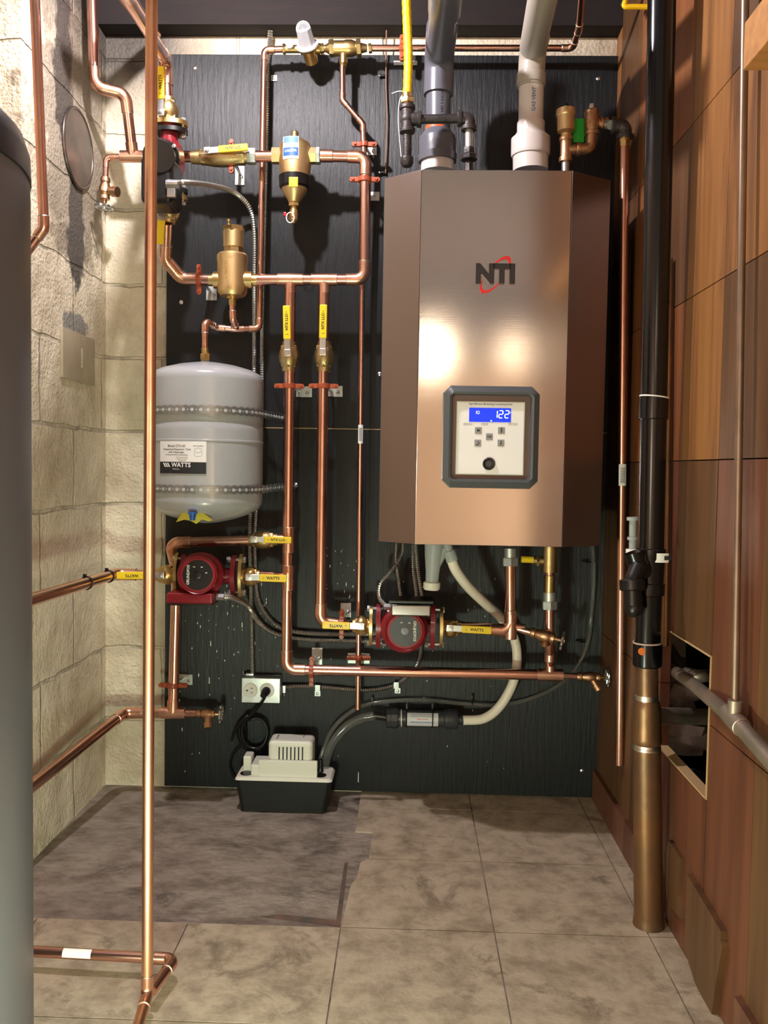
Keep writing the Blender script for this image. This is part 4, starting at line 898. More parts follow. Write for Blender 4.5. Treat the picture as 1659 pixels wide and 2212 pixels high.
mb = MB(); ol = [(.035, .018), (.036, .021), (.044, .0235), (.052, .021), (.053, .018), (.053, .006), (.050, .003), (.038, .003), (.035, .006)]
mb.tube([f(a, b, .0008) for a, b in ol], .0003, 5, closed=True); ol2 = [(.037, .016), (.040, .012), (.048, .012), (.051, .016)]; mb.tube([f(a, b, .0008) for a, b in ol2], .0003, 5); t.part('diagram', mb, ink_grey, lb)
# yellow tag and blue plug under the tank
mb = MB(); pts = [(380, 1128), (392, 1108), (412, 1098), (425, 1102), (445, 1112), (460, 1124), (450, 1126), (436, 1122), (424, 1132), (410, 1124), (395, 1121)]
P = [A(x, y, EY-.128+.0004*abs(x-420)) for x, y in pts]; vs = [mb.bm.verts.new(p) for p in P]; cvt = mb.bm.verts.new(A(420, 1116, EY-.134))
for i in range(len(vs)): mb.bm.faces.new((cvt, vs[i], vs[(i+1) % len(vs)]))
g_ = bmesh.ops.extrude_face_region(mb.bm, geom=list(mb.bm.faces))
for v in [e for e in g_['geom'] if isinstance(e, bmesh.types.BMVert)]: v.co.y += .001
single('warning_tag', 'crumpled yellow paper tag hanging under the expansion tank', 'tag', mb, mat('tag_yellow', (.62, .55, .06), .6))
t = Thing('valve_cap', 'small blue plug in front of the yellow tag under the expansion tank', 'cap', A(416, 1124, EY-.142))
mb = MB(); mb.cyl(A(416, 1124, EY-.142), A(416, 1110, EY-.142), .0065, 16, r2=.0085); mb.cyl(A(416, 1110, EY-.142), A(416, 1107, EY-.142), .012, 16); t.part('plug', mb, mat('blue_plastic', (.01, .10, .45), .4))
# perforated straps
def strap(label, yc, xe, ye):
    c0 = A(447, yc, EY); R_ = er+.0012; a_end = math.radians(58); hw = .0095
    end = A(xe, ye, -.004); q = c0+V((math.sin(a_end)*R_, -math.cos(a_end)*R_, 0))
    path = [c0+V((math.sin(a)*R_, -math.cos(a)*R_, 0)) for a in [math.radians(-95+k*1.5) for k in range(int((95+85)/1.5)+1)]]
    last = path[-1]; path = path+[last.lerp(end, k/30) for k in range(1, 31)]
    path = resample(path, .0035); mb = MB(); rows = []
    for i, p in enumerate(path):
        a = path[max(i-1, 0)]; b = path[min(i+1, len(path)-1)]; d = (b-a).normalized(); n = d.cross(UP).normalized()
        if n.y > 0 and i < len(path)*.6: n = -n
        h = hw*(1+.16*math.sin(i*.0035/.02*2*PI)); rows.append([mb.bm.verts.new(p+UP*h), mb.bm.verts.new(p-UP*h)])
    for i in range(len(rows)-1): mb.bm.faces.new((rows[i][0], rows[i+1][0], rows[i+1][1], rows[i][1]))
    g_ = bmesh.ops.extrude_face_region(mb.bm, geom=list(mb.bm.faces))
    for v in [e for e in g_['geom'] if isinstance(e, bmesh.types.BMVert)]:
        r_ = V((v.co.x-c0.x, v.co.y-c0.y, 0)); v.co += r_.normalized()*.0012
    t = Thing('pipe_strap', label, 'strap', c0, 'perforated metal straps'); t.part('band', mb, mat('strap_metal', (.33, .35, .35), .38, .75) if 'strap_metal' not in MATS else MATS['strap_metal'])
    mb = MB(); mb2 = MB()
    for i in range(2, len(path)-2):
        p = path[i]; k = int(i*.0035/.01); 
        if int((i-1)*.0035/.01) == k: continue
        n = V((p.x-c0.x, p.y-c0.y, 0)).normalized(); 
        (mb if k % 2 == 0 else mb2).cyl(p+n*.0012, p+n*.0020, .0042 if k % 2 == 0 else .0016, 12)
    t.part('perforations', mb, white if False else MATS.setdefault('strap_hole', mat('hole_grey', (.50, .52, .53), .4))); t.part('perforations', mb2, MATS['strap_hole'])
    mb = MB(); mb.rings(end+OUT*.0, end+OUT*.006, [(0, .006), (.004, .006), (.006, .003)], 12); t.part('screw', mb, steel)
strap('upper perforated strap round the expansion tank above its groove', 893, 613, 903)
strap('lower perforated strap round the expansion tank below its label', 1055, 640, 1048)

# ------------------------------------------------------------------ boiler
BY, BC = -.40, -.337
fl_, fr_ = A(903, 770, BY).x, A(1226, 770, BY).x
cl_, cr_ = A(824, 770, BC).x, A(1309, 770, BC).x
bt, bb = A(1072, 367, BY).z, A(1056, 1179, BY).z
t = Thing('wall_boiler', 'tall brushed stainless steel boiler with blue lit display hanging on the black board', 'boiler', ((fl_+fr_)/2, -.2, bb))
Z0 = V((0, 0, bb)); 
mb = MB(); mb.prism([(cl_, 0), (cr_, 0), (cr_, BC+.004), (fr_-.001, BY+.004), (fl_+.001, BY+.004), (cl_, BC+.004)], Z0+UP*.002, RT, V((0, 1, 0)), UP*(bt-bb-.004)); t.part('cabinet', mb, darkgrey)
mb = MB(); mb.box(V(((fl_+fr_)/2, BY+.002, (bt+bb)/2)), (fr_-fl_-.001, .004, bt-bb), bev=.0015); front = t.part('front_panel', mb, stainless, label='brushed stainless front panel')
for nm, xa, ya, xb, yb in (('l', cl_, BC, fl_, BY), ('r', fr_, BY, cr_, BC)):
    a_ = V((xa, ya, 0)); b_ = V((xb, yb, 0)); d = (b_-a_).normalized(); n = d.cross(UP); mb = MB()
    mb.box((a_+b_)/2+UP*(bt+bb)/2-n*(.002), ((b_-a_).length-.001, .004, bt-bb), d, n, UP, .0012); t.part('side_panel', mb, stainless_dk, label='brushed bevel panel, dark reflection painted in')
mb = MB(); mb.box(V((cl_-.003, -.10, A(820, 1095, -.3).z)), (.006, .12, L(55, BC)), bev=.002); t.part('wall_bracket', mb, blackpl)
for y_ in (1181,):
    pass
# bezel
bx0, bx1, bz0, bz1 = A(955, 940, BY).x, A(1164, 940, BY).x, A(1060, 1055, BY).z, A(1060, 834, BY).z
bxc, bzc = (bx0+bx1)/2, (bz0+bz1)/2; bw, bh = bx1-bx0, bz1-bz0
def octo(w_, h_, c): return [(-w_/2+c, -h_/2), (w_/2-c, -h_/2), (w_/2, -h_/2+c), (w_/2, h_/2-c), (w_/2-c, h_/2), (-w_/2+c, h_/2), (-w_/2, h_/2-c), (-w_/2, -h_/2+c)]
O_ = V((bxc, BY, bzc)); mb = MB()
rings_ = []
for w_, h_, c, y in ((bw, bh, .018, 0), (bw-.004, bh-.004, .0175, -.012), (bw-.030, bh-.030, .010, -.022), (bw-.040, bh-.040, .006, -.020), (bw-.044, bh-.044, .006, -.004)):
    rings_.append([mb.bm.verts.new(O_+V((p[0], y, p[1]))) for p in octo(w_, h_, c)])
for i in range(4): mb.skin(rings_[i], rings_[i+1])
bez = t.part('control_bezel', mb, mat('bezel_grey', (.085, .095, .105), .38), label='dark grey bevelled bezel')
mb = MB(); mb.box(O_+OUT*.003, (bw-.042, .004, bh-.042)); t.part('back_plate', mb, mat('bezel_brown', (.16, .12, .11), .4, .5), bez)
cx0, cx1, cz0, cz1 = A(986, 945, BY-.008).x, A(1132, 945, BY-.008).x, A(1060, 1025, BY-.008).z, A(1060, 868, BY-.008).z
C_ = V(((cx0+cx1)/2, BY-.0065, (cz0+cz1)/2)); pw, ph_ = cx1-cx0, cz1-cz0
mb = MB(); mb.box(C_, (pw+.002, .005, ph_+.002), bev=.0018); t.part('panel_rim', mb, btnframe, bez)
mb = MB(); mb.box(C_+OUT*.0012, (pw-.002, .005, ph_-.002), bev=.0015); scr = t.part('control_panel', mb, mat('panel_white', (.95, .95, .95), .45), label='white control panel')
FY_ = C_.y-.0038
def fp(x, y): return A(x, y, FY_)
t.part('lettering', text_mb('High Efficiency Modulating Condensing Boiler', .0054, flat(fp(1060, 873)), .0003, bold=.0001), ink_grey, scr)
a_, b_ = fp(1013, 911), fp(1104, 882); mb = MB(); mb.box((a_+b_)/2, (b_.x-a_.x, .0012, b_.z-a_.z)); dis = t.part('display', mb, lcd, scr, 'blue lit display')
def seven(mb, cx, cz, digit, h=.0165, w_=.0085):
    S7 = {'1': 'bc', '2': 'abged', '0': 'abcdef'}; tk = .0022
    for s_ in S7[digit]:
        x, z, vert = {'a': (0, h/2, 0), 'g': (0, 0, 0), 'd': (0, -h/2, 0), 'b': (w_/2, h/4, 1), 'c': (w_/2, -h/4, 1), 'f': (-w_/2, h/4, 1), 'e': (-w_/2, -h/4, 1)}[s_]
        mb.box(V((cx+x+z*.06, FY_-.001, cz+z)), (tk if vert else w_-tk*.6, .0006, h/2-tk*.6 if vert else tk))
mb = MB(); 
for x, dgt in ((1070, '1'), (1082, '2'), (1095, '2')):
    p = fp(x, 895); seven(mb, p.x, p.z, dgt)
p = fp(1103, 891); mb.box(p+OUT*.001, (.0015, .0006, .0015))
t.part('digits', mb, seg, dis)
mb = MB(); p = fp(1032, 891); mb.box(p+OUT*.001-RT*.003, (.0012, .0006, .007)); mb.tube([p+OUT*.001+V((.0015+math.cos(a)*.0022, 0, math.sin(a)*.0035)) for a in [2*PI*k/12 for k in range(12)]], .0005, 5, closed=True)
p = fp(1061, 909); mb.box(p+OUT*.001, (.003, .0006, .003)); t.part('symbols', mb, seg, dis)
for x, s_ in ((1012, 'Boiler Set Point  ~'), (1047, 'Pump Status'), (1108, 'Outlet Temp. (F)')):
    for k in (0, 1): t.part('fine_print', text_mb(s_, .0030, flat(fp(x, 914.5+k*3)), .0002), ink_grey, scr)
for x, y, s_ in ((1033, 930, 'M'), (1057, 943.5, 'OK'), (1083, 930, '+'), (1032, 957, ')'), (1082, 957, '-')):
    p = fp(x, y); mb = MB(); mb.box(p, (L(14.5, BY), .002, L(14.5, BY)), bev=.0009); bt_ = t.part('button', mb, buttonm, scr)
    if s_ in 'MOK': t.part('lettering', text_mb(s_, .0085 if s_ == 'M' else .0075, flat(p+OUT*.001), .0003, bold=.0001), ink, scr)
    elif s_ == ')':
        mb = MB(); q = p+OUT*.0012+V((-.001, 0, .0)); mb.tube([q+V((math.sin(a)*.0035, 0, math.cos(a)*.0035)) for a in [k*PI/10 for k in range(11)]], .0006, 6); mb.box(q+V((-.001, 0, -.0035)), (.003, .0008, .0022)); t.part('symbol', mb, ink, scr)
    else:
        sg = 1 if s_ == '+' else -1; mb = MB(); q = p+OUT*.0012
        mb.prism([(-.0028, 0), (.0028, 0), (0, .003*sg)], q+UP*.0003*sg, RT, UP, OUT*.0004); mb.box(q-UP*.0028*sg, (.0022, .0006, .004)); mb.box(q+UP*.0048*sg, (.004, .0006, .0008))
        if sg > 0: mb.box(q+UP*.0048, (.0008, .0006, .004))
        t.part('symbol', mb, ink, scr)
p = fp(1056, 1002); mb = MB(); mb.rings(p, p+OUT*.005, [(0, L(13.5, BY)), (.004, L(13, BY)), (.005, L(12, BY)), (.0045, L(9, BY)), (.003, L(9, BY))], 30); kn = t.part('service_port', mb, blackpl, scr)
mb = MB(); mb.rings(p+OUT*.003, p+OUT*.0045, [(0, L(7, BY)), (.0015, L(6.5, BY))], 24); t.part('port_core', mb, darkgrey, scr)
# raised logo
pl = A(1070, 594, BY)
lg = text_mb('NTI', .056, flat(pl+OUT*.0005, (RT+UP*.0), UP, OUT), .005, bold=.0034, sx=.98); lo = t.part('logo_letters', lg, chrome_dk, front, 'dark chrome letters')
def crescent(sgn):
    mb = MB(); out = []; inn = []
    for k in range(25):
        s_ = k/24; a = math.radians(-62+150*s_) if sgn > 0 else math.radians(118+150*s_)
        th = .0065*math.sin(PI*s_)**.6
        ca, sa = math.cos(a), math.sin(a); rx, rz = .0465, .0185
        for lst, e in ((out, th*.6), (inn, -th*.6)):
            x, z = ca*(rx+e), sa*(rz+e*.5); tl = math.radians(52); lst.append((x*math.cos(tl)-z*math.sin(tl), x*math.sin(tl)+z*math.cos(tl)))
    po = [pl+V((p[0], -.0035, p[1])) for p in out]; pi_ = [pl+V((p[0], -.0035, p[1])) for p in inn]
    vo = [mb.bm.verts.new(p) for p in po]; vi = [mb.bm.verts.new(p) for p in pi_]
    for i in range(24): mb.bm.faces.new((vo[i], vo[i+1], vi[i+1], vi[i]))
    g_ = bmesh.ops.extrude_face_region(mb.bm, geom=list(mb.bm.faces))
    for v in [e for e in g_['geom'] if isinstance(e, bmesh.types.BMVert)]: v.co.y += .0034
    t.part('logo_swoosh', mb, redlogo, front, 'red swoosh')
crescent(1); crescent(-1)

# ------------------------------------------------------------------ gas line
GY = -.33
t = Thing('gas_tube', 'bright yellow flexible gas tube hanging from the ceiling', 'gas tube', A(880, 205, GY))
path = resample(spl([A(878, -60, GY-.02), A(878, 0, GY-.01), A(880, 60, GY), A(882, 130, GY), A(880, 205, GY)], 10), .004)
mb = MB(); mb.tube(path, [.0105*(1+.035*math.sin(i*1.3)) for i in range(len(path))], 18); t.part('jacket', mb, yellow_csst)
mb = MB(); mb.cyl(A(880, 203, GY), A(880, 214, GY), .0125, 20); hexnut(mb, A(880, 212, GY), A(880, 224, GY), .0165); mb.cyl(A(880, 222, GY), A(880, 229, GY), .0105, 20); t.part('brass_fitting', mb, brass)
t = Thing('gas_piping', 'black iron gas pipe assembly with tee and drip leg on top of the boiler', 'gas pipe', A(880, 362, GY))
def band(mb, a, b, r): mb.rings(a, b, [(0, r*.96), ((b-a).length*.1, r), ((b-a).length*.9, r), ((b-a).length, r*.96)], 22)
Tq = A(880, 258, GY)
mb = MB(); mb.cyl(A(880, 229, GY), A(880, 286, GY), .0155, 22); band(mb, A(880, 228, GY), A(880, 237, GY), .0185); band(mb, A(880, 278, GY), A(880, 287, GY), .0185); mb.cyl(Tq, A(906, 258, GY), .0150, 20); band(mb, A(901, 258, GY), A(910, 258, GY), .0185); mb.ball(Tq, .0175); t.part('tee', mb, iron)
mb = MB(); mb.cyl(A(880, 285, GY), A(879, 346, GY), .0105, 20); t.part('drip_leg', mb, iron)
mb = MB(); mb.rings(A(879, 340, GY), A(879, 366, GY), [(0, .0145), (.004, .0155), (.014, .0150), (.021, .0105), (.024, .002)], 22); t.part('cap', mb, iron)
mb = MB(); mb.cyl(A(908, 258, GY), A(990, 256, GY), .0105, 20); t.part('nipple', mb, iron)
mb = MB(); mb.tube(fillet([A(994, 256, GY), A(1013, 257, GY), A(1013, 280, GY)], .016), .0152, 20); band(mb, A(988, 256, GY), A(997, 256, GY), .0185); band(mb, A(1013, 273, GY), A(1013, 282, GY), .0185); t.part('elbow', mb, iron)
mb = MB(); mb.cyl(A(1013, 282, GY), A(1013, 326, GY), .0090, 18); t.part('nipple', mb, galv)
mb = MB(); hexnut(mb, A(1013, 319, GY), A(1013, 334, GY), .0135); mb.rings(A(1013, 334, GY), A(1013, 348, GY), [(0, .018), (.003, .021), (.012, .020), (.016, .012)], 8); mb.cyl(A(1013, 346, GY), A(1013, 372, GY), .010, 6); t.part('union', mb, iron)
mb = MB(); mb.tube(spl([A(846, 202, GY), A(862, 197, GY), A(873, 200, GY), A(864, 215, GY), A(860, 250, GY), A(863, 300, GY), A(868, 352, GY)], 8), .0010, 6); single('tag_wire', 'thin white wire loop hanging beside the black gas tee', 'wire', mb, white)
# grey intake pipe
IY = -.20
t = Thing('intake_pipe', 'dark grey plastic air intake pipe rising from the boiler and bending overhead', 'vent pipe', A(946, 365, IY))
i0, i1 = A(946, 352, IY), A(948, 140, IY)
rI = L(26, IY)
k1 = A(950, 130, IY)+V((0, -.03, .03)); k2 = A(963, -30, -.62)
mb = MB(); mb.tube([A(946, 352, IY), A(947, 190, IY)], rI, 28); t.part('riser', mb, greyabs)
mb = MB(); p0, p1, p2 = A(947, 205, IY), A(949, 118, IY), A(955, 60, -.36); mb.tube(fillet([p0, p1, p2], .05), rI*1.19, 28); t.part('elbow', mb, greyabs)
mb = MB(); mb.tube([A(950, 100, -.27), A(969, -90, -.72)], rI*1.03, 28); mb.tube([A(961, 20, -.46), A(969, -90, -.72)], rI*1.2, 28); t.part('sloping_pipe', mb, greyabs)
mb = MB(); latv(mb, [(945, 283, 28), (945, 287, 30), (945, 296, 37), (945, 303, 39), (945, 334, 39), (945, 335, 41), (945, 350, 40), (945, 351, 36)], IY, 36); t.part('reducer', mb, greyabs)
mb = MB(); mb.rings(A(945, 285, IY), A(945, 268, IY), [(0, rI*1.03), (.006, rI*1.02), (.012, rI*.99)], 28); t.part('cement_smear', mb, orange)
mb = MB(); mb.cyl(A(945, 372, IY), A(945, 350, IY), L(35, IY), 32); t.part('collar', mb, whitepvc)
t.part('lettering', text_mb('ABS 2 INCH', .010, (lambda c0: lambda u, v, q: c0+V((math.sin((v+.008)/rI)*(rI+q), -math.cos((v+.008)/rI)*(rI+q), u)))(A(947, 230, IY)), .0003), ink)
# white vent pipe
t = Thing('vent_pipe', 'white and beige plastic gas vent pipe rising from the right of the boiler top', 'vent pipe', A(1146, 368, IY))
rW = L(26, IY)
mb = MB(); mb.tube([A(1146, 300, IY), A(1148, 172, IY)], rW, 28); t.part('riser', mb, whitepvc)
tan_pvc = mat('beige_pvc', (.40, .36, .31), .4)
mb = MB(); mb.tube(fillet([A(1147, 190, IY), A(1150, 112, IY), A(1158, 80, -.27)], .04), rW*1.08, 28); mb.rings(A(1147, 184, IY), A(1148, 160, IY), [(0, rW*1.14), (.002, rW*1.17), (.026, rW*1.17), (.028, rW*1.08)], 28); t.part('elbow', mb, tan_pvc)
va, vb = A(1151, 100, -.23), A(1186, -70, -.66)
mb = MB(); mb.tube([va, vb], rW*1.04, 28); t.part('sloping_pipe', mb, tan_pvc)
mb = MB(); latv(mb, [(1147, 264, 28), (1147, 266, 29), (1147, 286, 29), (1147, 296, 36), (1147, 300, 41), (1146, 332, 41), (1146, 338, 39.5)], IY, 36); t.part('reducer', mb, whitepvc)
mb = MB(); latv(mb, [(1146, 330, 37), (1146, 370, 37)], IY, 36); t.part('collar', mb, whitepvc)
c0 = A(1146, 225, IY)
t.part('lettering', text_mb('GAS VENT', .0125, lambda u, v, q: c0+V((math.sin((v*-1+.004)/rW)*(rW+q), -math.cos((-v+.004)/rW)*(rW+q), u)), .0003, bold=.0002), bluemat)
dv = (vb-va).normalized(); nn = (OUT-dv*OUT.dot(dv)).normalized(); sdv = nn.cross(dv)
t.part('lettering', text_mb('PVC-DWV 2 INCH SCH 40', .012, lambda u, v, q: va+dv*(.16+u)+(nn*math.cos(v/rW)+sdv*math.sin(-v/rW))*(rW*1.04+q), .0003, bold=.0001), ink_grey)
# air vent, relief tree at the right of the boiler top
HY = -.25
t = Thing('air_vent_assembly', 'brass air vent and relief fitting on bronze elbows at the right of boiler top', 'vent valve', A(1222, 368, HY))
mb = MB(); mb.cyl(A(1222, 372, HY), A(1222, 344, HY), .0105, 20); t.part('nipple', mb, steel)
mb = MB(); mb.tube(fillet([A(1222, 347, HY), A(1223, 300, HY)], .01), .0140, 20); band(mb, A(1222, 350, HY), A(1222, 340, HY), .0165); band(mb, A(1223, 305, HY), A(1223, 296, HY), .0165); mb.tube(fillet([A(1222, 325, HY), A(1252, 323, HY)], .01), .013, 20); band(mb, A(1245, 323, HY), A(1254, 323, HY), .0165)
mb.tube(fillet([A(1252, 323, HY), A(1276, 322, HY), A(1278, 288, HY)], .022), .0138, 20); band(mb, A(1278, 292, HY), A(1278, 284, HY), .0168); t.part('elbow_fittings', mb, bronze)
mb = MB(); latv(mb, [(1222, 236, 10), (1222, 237, 19.5), (1222, 245, 20.5), (1222, 250, 20), (1222, 252, 18.5), (1222, 284, 18.5), (1223, 290, 11), (1223, 296, 11)], HY); t.part('float_body', mb, brass_satin)
mb = MB(); latv(mb, [(1222, 222, 3), (1222, 223, 4), (1222, 232, 4)], HY, 12); t.part('cap', mb, blackpl)
mb = MB(); latv(mb, [(1222, 230, 5), (1222, 237, 5.5)], HY, 6); t.part('hex_screw', mb, brass); mb = MB(); latv(mb, [(1278, 238, 13), (1278, 243, 15.5), (1278, 262, 16), (1278, 278, 16), (1279, 284, 12), (1279, 290, 11.5)], HY, 24); mb.tube([A(1278, 266, HY), A(1312, 268, HY)], .0115, 18); band(mb, A(1296, 267, HY), A(1301, 267, HY), .016); band(mb, A(1306, 267, HY), A(1313, 267, HY), .014); t.part('relief_body', mb, bronze)
t.part('lettering', text_mb('LF', .010, flat(A(1272, 262, HY-L(16.4, HY))), .0006), bronze)
mb = MB(); mb.box(A(1277, 231, HY), (.010, .018, .012), bev=.002); t.part('test_lever', mb, steel)
mb = MB(); mb.box(A(1250, 282, HY+.012), (L(24, HY), .004, L(50, HY)), bev=.002); t.part('green_plate', mb, greenpt, label='bright green plate between the fittings')
# right copper relief pipe
RY = -.28
t = Thing('relief_pipe', 'long copper relief pipe with black iron elbow hanging beside the right wall', 'copper pipe', A(1338, 1650, RY))
e0, e1 = A(1320, 270, RY), A(1346, 272, RY)
mb = MB(); mb.cyl(A(1309, 268, HY), e0, .0105, 18); t.part('nipple', mb, galv)
mb = MB(); mb.tube(fillet([A(1326, 271, RY), A(1349, 273, RY), A(1349, 296, RY)], .02), .0168, 22); band(mb, A(1321, 271, RY), A(1328, 271, RY), .0195); band(mb, A(1349, 291, RY), A(1349, 300, RY), .0195); t.part('iron_elbow', mb, iron)
mb = MB(); mb.cyl(A(1349, 299, RY), A(1349, 306, RY), .014, 20); mb.cyl(A(1349, 306, RY), A(1349, 317, RY), .0128, 6); t.part('adapter', mb, brass)
pA, pB = A(1349, 312, RY), A(1338, 1652, RY)
mb = MB(); mb.cyl(pA, pB, L(9.2, RY), 20); t.part('tube', mb, copper)
dd = (pB-pA).normalized(); pm = A(1341, 1026, RY)
pipe_label(t, pA+dd*((pm-pA).dot(dd)), -dd, L(9.2, RY), .052, 1.9)
# ------------------------------------------------------------------ drain stack on the right
SY = -.62
fb = AZ(1401, 1998, 0)
def st(px, py): return A(px, py, fb.y)
def latst(mb, prof, n=40): latv(mb, [(x, y, r_) for x, y, r_ in prof], fb.y, n)
t = Thing('drain_stack', 'floor to ceiling drain stack, black plastic above and browned copper below', 'drain pipe', (fb.x, fb.y, 0))
mb = MB(); latst(mb, [(1431, -60, 29), (1406, 1195, 27.2)]); t.part('upper_pipe', mb, blackpipe, label='glossy black plastic pipe')
mb = MB(); latst(mb, [(1413, 858, 29), (1413, 859, 31), (1411, 905, 31), (1411, 907, 29)]); cp = t.part('coupling', mb, blackpipe)
mb = MB(); latst(mb, [(1413.4, 856.6, 31), (1413, 859.5, 31.1)]); t.part('rim', mb, white, cp, 'pale upper rim')
mb = MB(); latst(mb, [(1407, 1184, 29), (1406, 1186, 31), (1405, 1205, 31), (1404, 1215, 29), (1403, 1258, 29), (1403, 1260, 31.5), (1402, 1284, 31.5), (1402, 1286, 28)]); t.part('wye_fitting', mb, blackpipe)
mb = MB(); mb.tube(fillet([st(1402, 1245), st(1372, 1215)+V((0, -.02, 0)), st(1364, 1190)+V((0, -.02, 0))], .03), L(22, fb.y), 24); t.part('wye_branch', mb, blackpipe)
mb = MB(); mb.tube(fillet([st(1372, 1218)+V((0, -.03, 0)), st(1355, 1250)+V((0, -.04, 0)), st(1355, 1300)+V((0, -.045, 0))], .03), L(18, fb.y), 24); mb.rings(st(1354, 1246)+V((0, -.04, 0)), st(1354, 1270)+V((0, -.043, 0)), [(0, .022), (.002, .024), (.02, .024), (.022, .021)], 14); mb.ball(st(1357, 1306)+V((0, -.045, 0)), .018); t.part('trap', mb, blackpl)
mb = MB(); latst(mb, [(1402, 1280, 27), (1399, 1395, 27)]); t.part('middle_pipe', mb, blackpipe)
mb = MB(); latst(mb, [(1399, 1386, 28), (1399, 1388, 31), (1398, 1436, 31), (1398, 1439, 28)]); cp = t.part('lower_coupling', mb, blackpipe)
mb = MB(); latst(mb, [(1399, 1386, 31), (1399, 1389, 31.3)]); t.part('rim', mb, mat('cement_ring', (.45, .33, .26), .6), cp)
p = st(1380, 1402)+V((0, -L(26.5, fb.y), 0)); mb = MB(); mb.rings(p-OUT*.002, p+OUT*.0015, [(0, .0075), (.0034, .0072)], 20); t.part('round_sticker', mb, orange_st, cp, 'small orange round sticker')
pc_ = st(1406, 1202); pipe_label(t, pc_+RT*.012, (st(1406, 1200)-st(1407, 1100)).cross(OUT).normalized()*0+UP, L(31, fb.y)+.0006, .018, 1.1, bars=False); 
mb = MB(); rB = L(31, fb.y)+.0018
for k in range(14):
    a = .10+.045*k; mb.box(pc_+RT*.012*0+V((math.sin(a+.1)*rB+.012, -math.cos(a+.1)*rB, 0)), (.0008, .0008, .008))
t.part('barcode', mb, ink)
mb = MB(); latst(mb, [(1397, 1434, 28), (1397, 1440, 24), (1397, 1510, 24), (1397, 1516, 27), (1397, 1530, 30), (1397, 1590, 31), (1397, 1592, 32), (1397, 1603, 31), (1397, 1607, 28), (1397, 1612, 29)]); t.part('copper_hub', mb, stack_cu)
mb = MB(); latst(mb, [(1397, 1500, 24.6), (1397, 1512, 24.6)]); latst(mb, [(1397, 1606, 29), (1397, 1616, 30.4), (1397, 1618, 30)]); t.part('solder_band', mb, solder)
mb = MB(); mb.tube([st(1400, 1546), AX(1530, 1548, XR+.12)+V((0, .0, 0))], L(19, fb.y), 24); t.part('side_branch', mb, copper_dull)
mb = MB(); latst(mb, [(1397, 1612, 30), (1400, 1975, 31), (1401, 1985, 33), (1401, 1998, 34)]); t.part('copper_base_pipe', mb, stack_cu, label='browned copper lower pipe')
# vertical copper pipe behind the stack and small vacuum breaker
t = Thing('vacuum_breaker', 'small clear plastic fitting standing left of the black stack above its trap', 'fitting', A(1365, 1195, -.50))
q = -.50
mb = MB(); mb.cyl(A(1366, 1192, q), A(1367, 1120, q), .0075, 16); mb.cyl(A(1367, 1124, q), A(1367, 1117, q), .013, 20); mb.cyl(A(1366, 1166, q), A(1366, 1160, q), .011, 20); t.part('tube', mb, frost)
mb = MB(); mb.cyl(A(1366, 1198, q), A(1366, 1186, q), .014, 20); t.part('base', mb, white)
run('copper_wall_pipe', 'reddish thin copper pipe hidden behind the black stack on the right wall', [AX(1447, 560, XR-.010), AX(1437, 1395, XR-.010)], .007, copper_old)
# thin pipe and its tee on the right wall
p1_, p2_ = AX(1611, -60, XR-.022), AX(1587, 1555, XR-.022)
t = run('heating_pipe', 'slim dull copper pipe running down the right wall to a tee', [p1_, p2_], L(9.5, p2_.y)*.9, mat('dull_brown_copper', (.34, .25, .19), .4, .85, (.25, .19, .14), 12))
w0_, w1_, w2_ = AX(1445, 1440, XR-.0+.03), p2_, AX(1700, 1682, XR-.022)
t = run('heating_pipe', 'dull copper pipe coming out of the wall opening and running towards the viewer', [AX(1440, 1438, XR+.05), AX(1500, 1480, XR+.01), w1_, w2_, w2_+(w2_-w1_).normalized()*.3], .0125, copper_dull, elbows=False, fit=copper_dull)
tee(t, w1_, (w2_-w1_).normalized(), UP, .0125, .0095, copper_dull, 1.2)
run('old_pipe_bend', 'greenish old pipe bend lying inside the wall opening above the other pipe', [AX(1445, 1400, XR+.10), AX(1475, 1450, XR+.06), AX(1505, 1462, XR+.05), AX(1535, 1458, XR+.10)], .013, copper_dull, elbows=False)
mb = MB(); a_, b_ = AX(1650, 62, XR-.05), AX(1800, -70, XR-.05)
mb.box(V((XR-.03, -1.28, AX(1650, 75, XR-.05).z+.01)), (.055, .45, .07), bev=.003)
single('wood_beam', 'orange fir board end sticking out at the top right edge', 'wooden board', mb, beamwood)
t = Thing('gas_valve_handle', 'yellow flat handle overhead at the top right behind the black stack', 'valve', A(1370, 18, -.3))
mb = MB(); a_, b_ = A(1350, 14, -.3), A(1396, 15, -.3); mb.tube(spl([a_+UP*.012, a_, (a_+b_)/2, b_, b_+RT*.05], 6), .006, 10); t.part('handle', mb, yellow_csst)
mb = MB(); mb.cyl(a_+UP*.015-OUT*.02, a_+UP*.015+OUT*.004, .006, 10); t.part('screw', mb, steel)
# brown control wire on the board
mb = MB(); mb.tube(spl([A(838, -40, -.03), A(835, 60, -.02), A(834, 170, -.008), A(836, 260, -.01), A(833, 375, -.008)], 8), .0020, 8); t = single('control_wire', 'thin brown wire stapled down the board to the boiler corner', 'wire', mb, wire_br)
for y, lab in ((164, 'upper black staple holding the thin brown wire'), (373, 'lower black staple at the boiler corner')):
    t = Thing('cable_clip', lab, 'cable clip', A(822, y, -.004), 'wire clips'); p = A(828, y, -.006); mb = MB(); mb.box(p, (.018, .008, .006), bev=.002); t.part('clip', mb, blackpl)
    p = A(820, y, -.008); mb = MB(); mb.ball(p, .0038, n=10); t.part('nail', mb, steel)
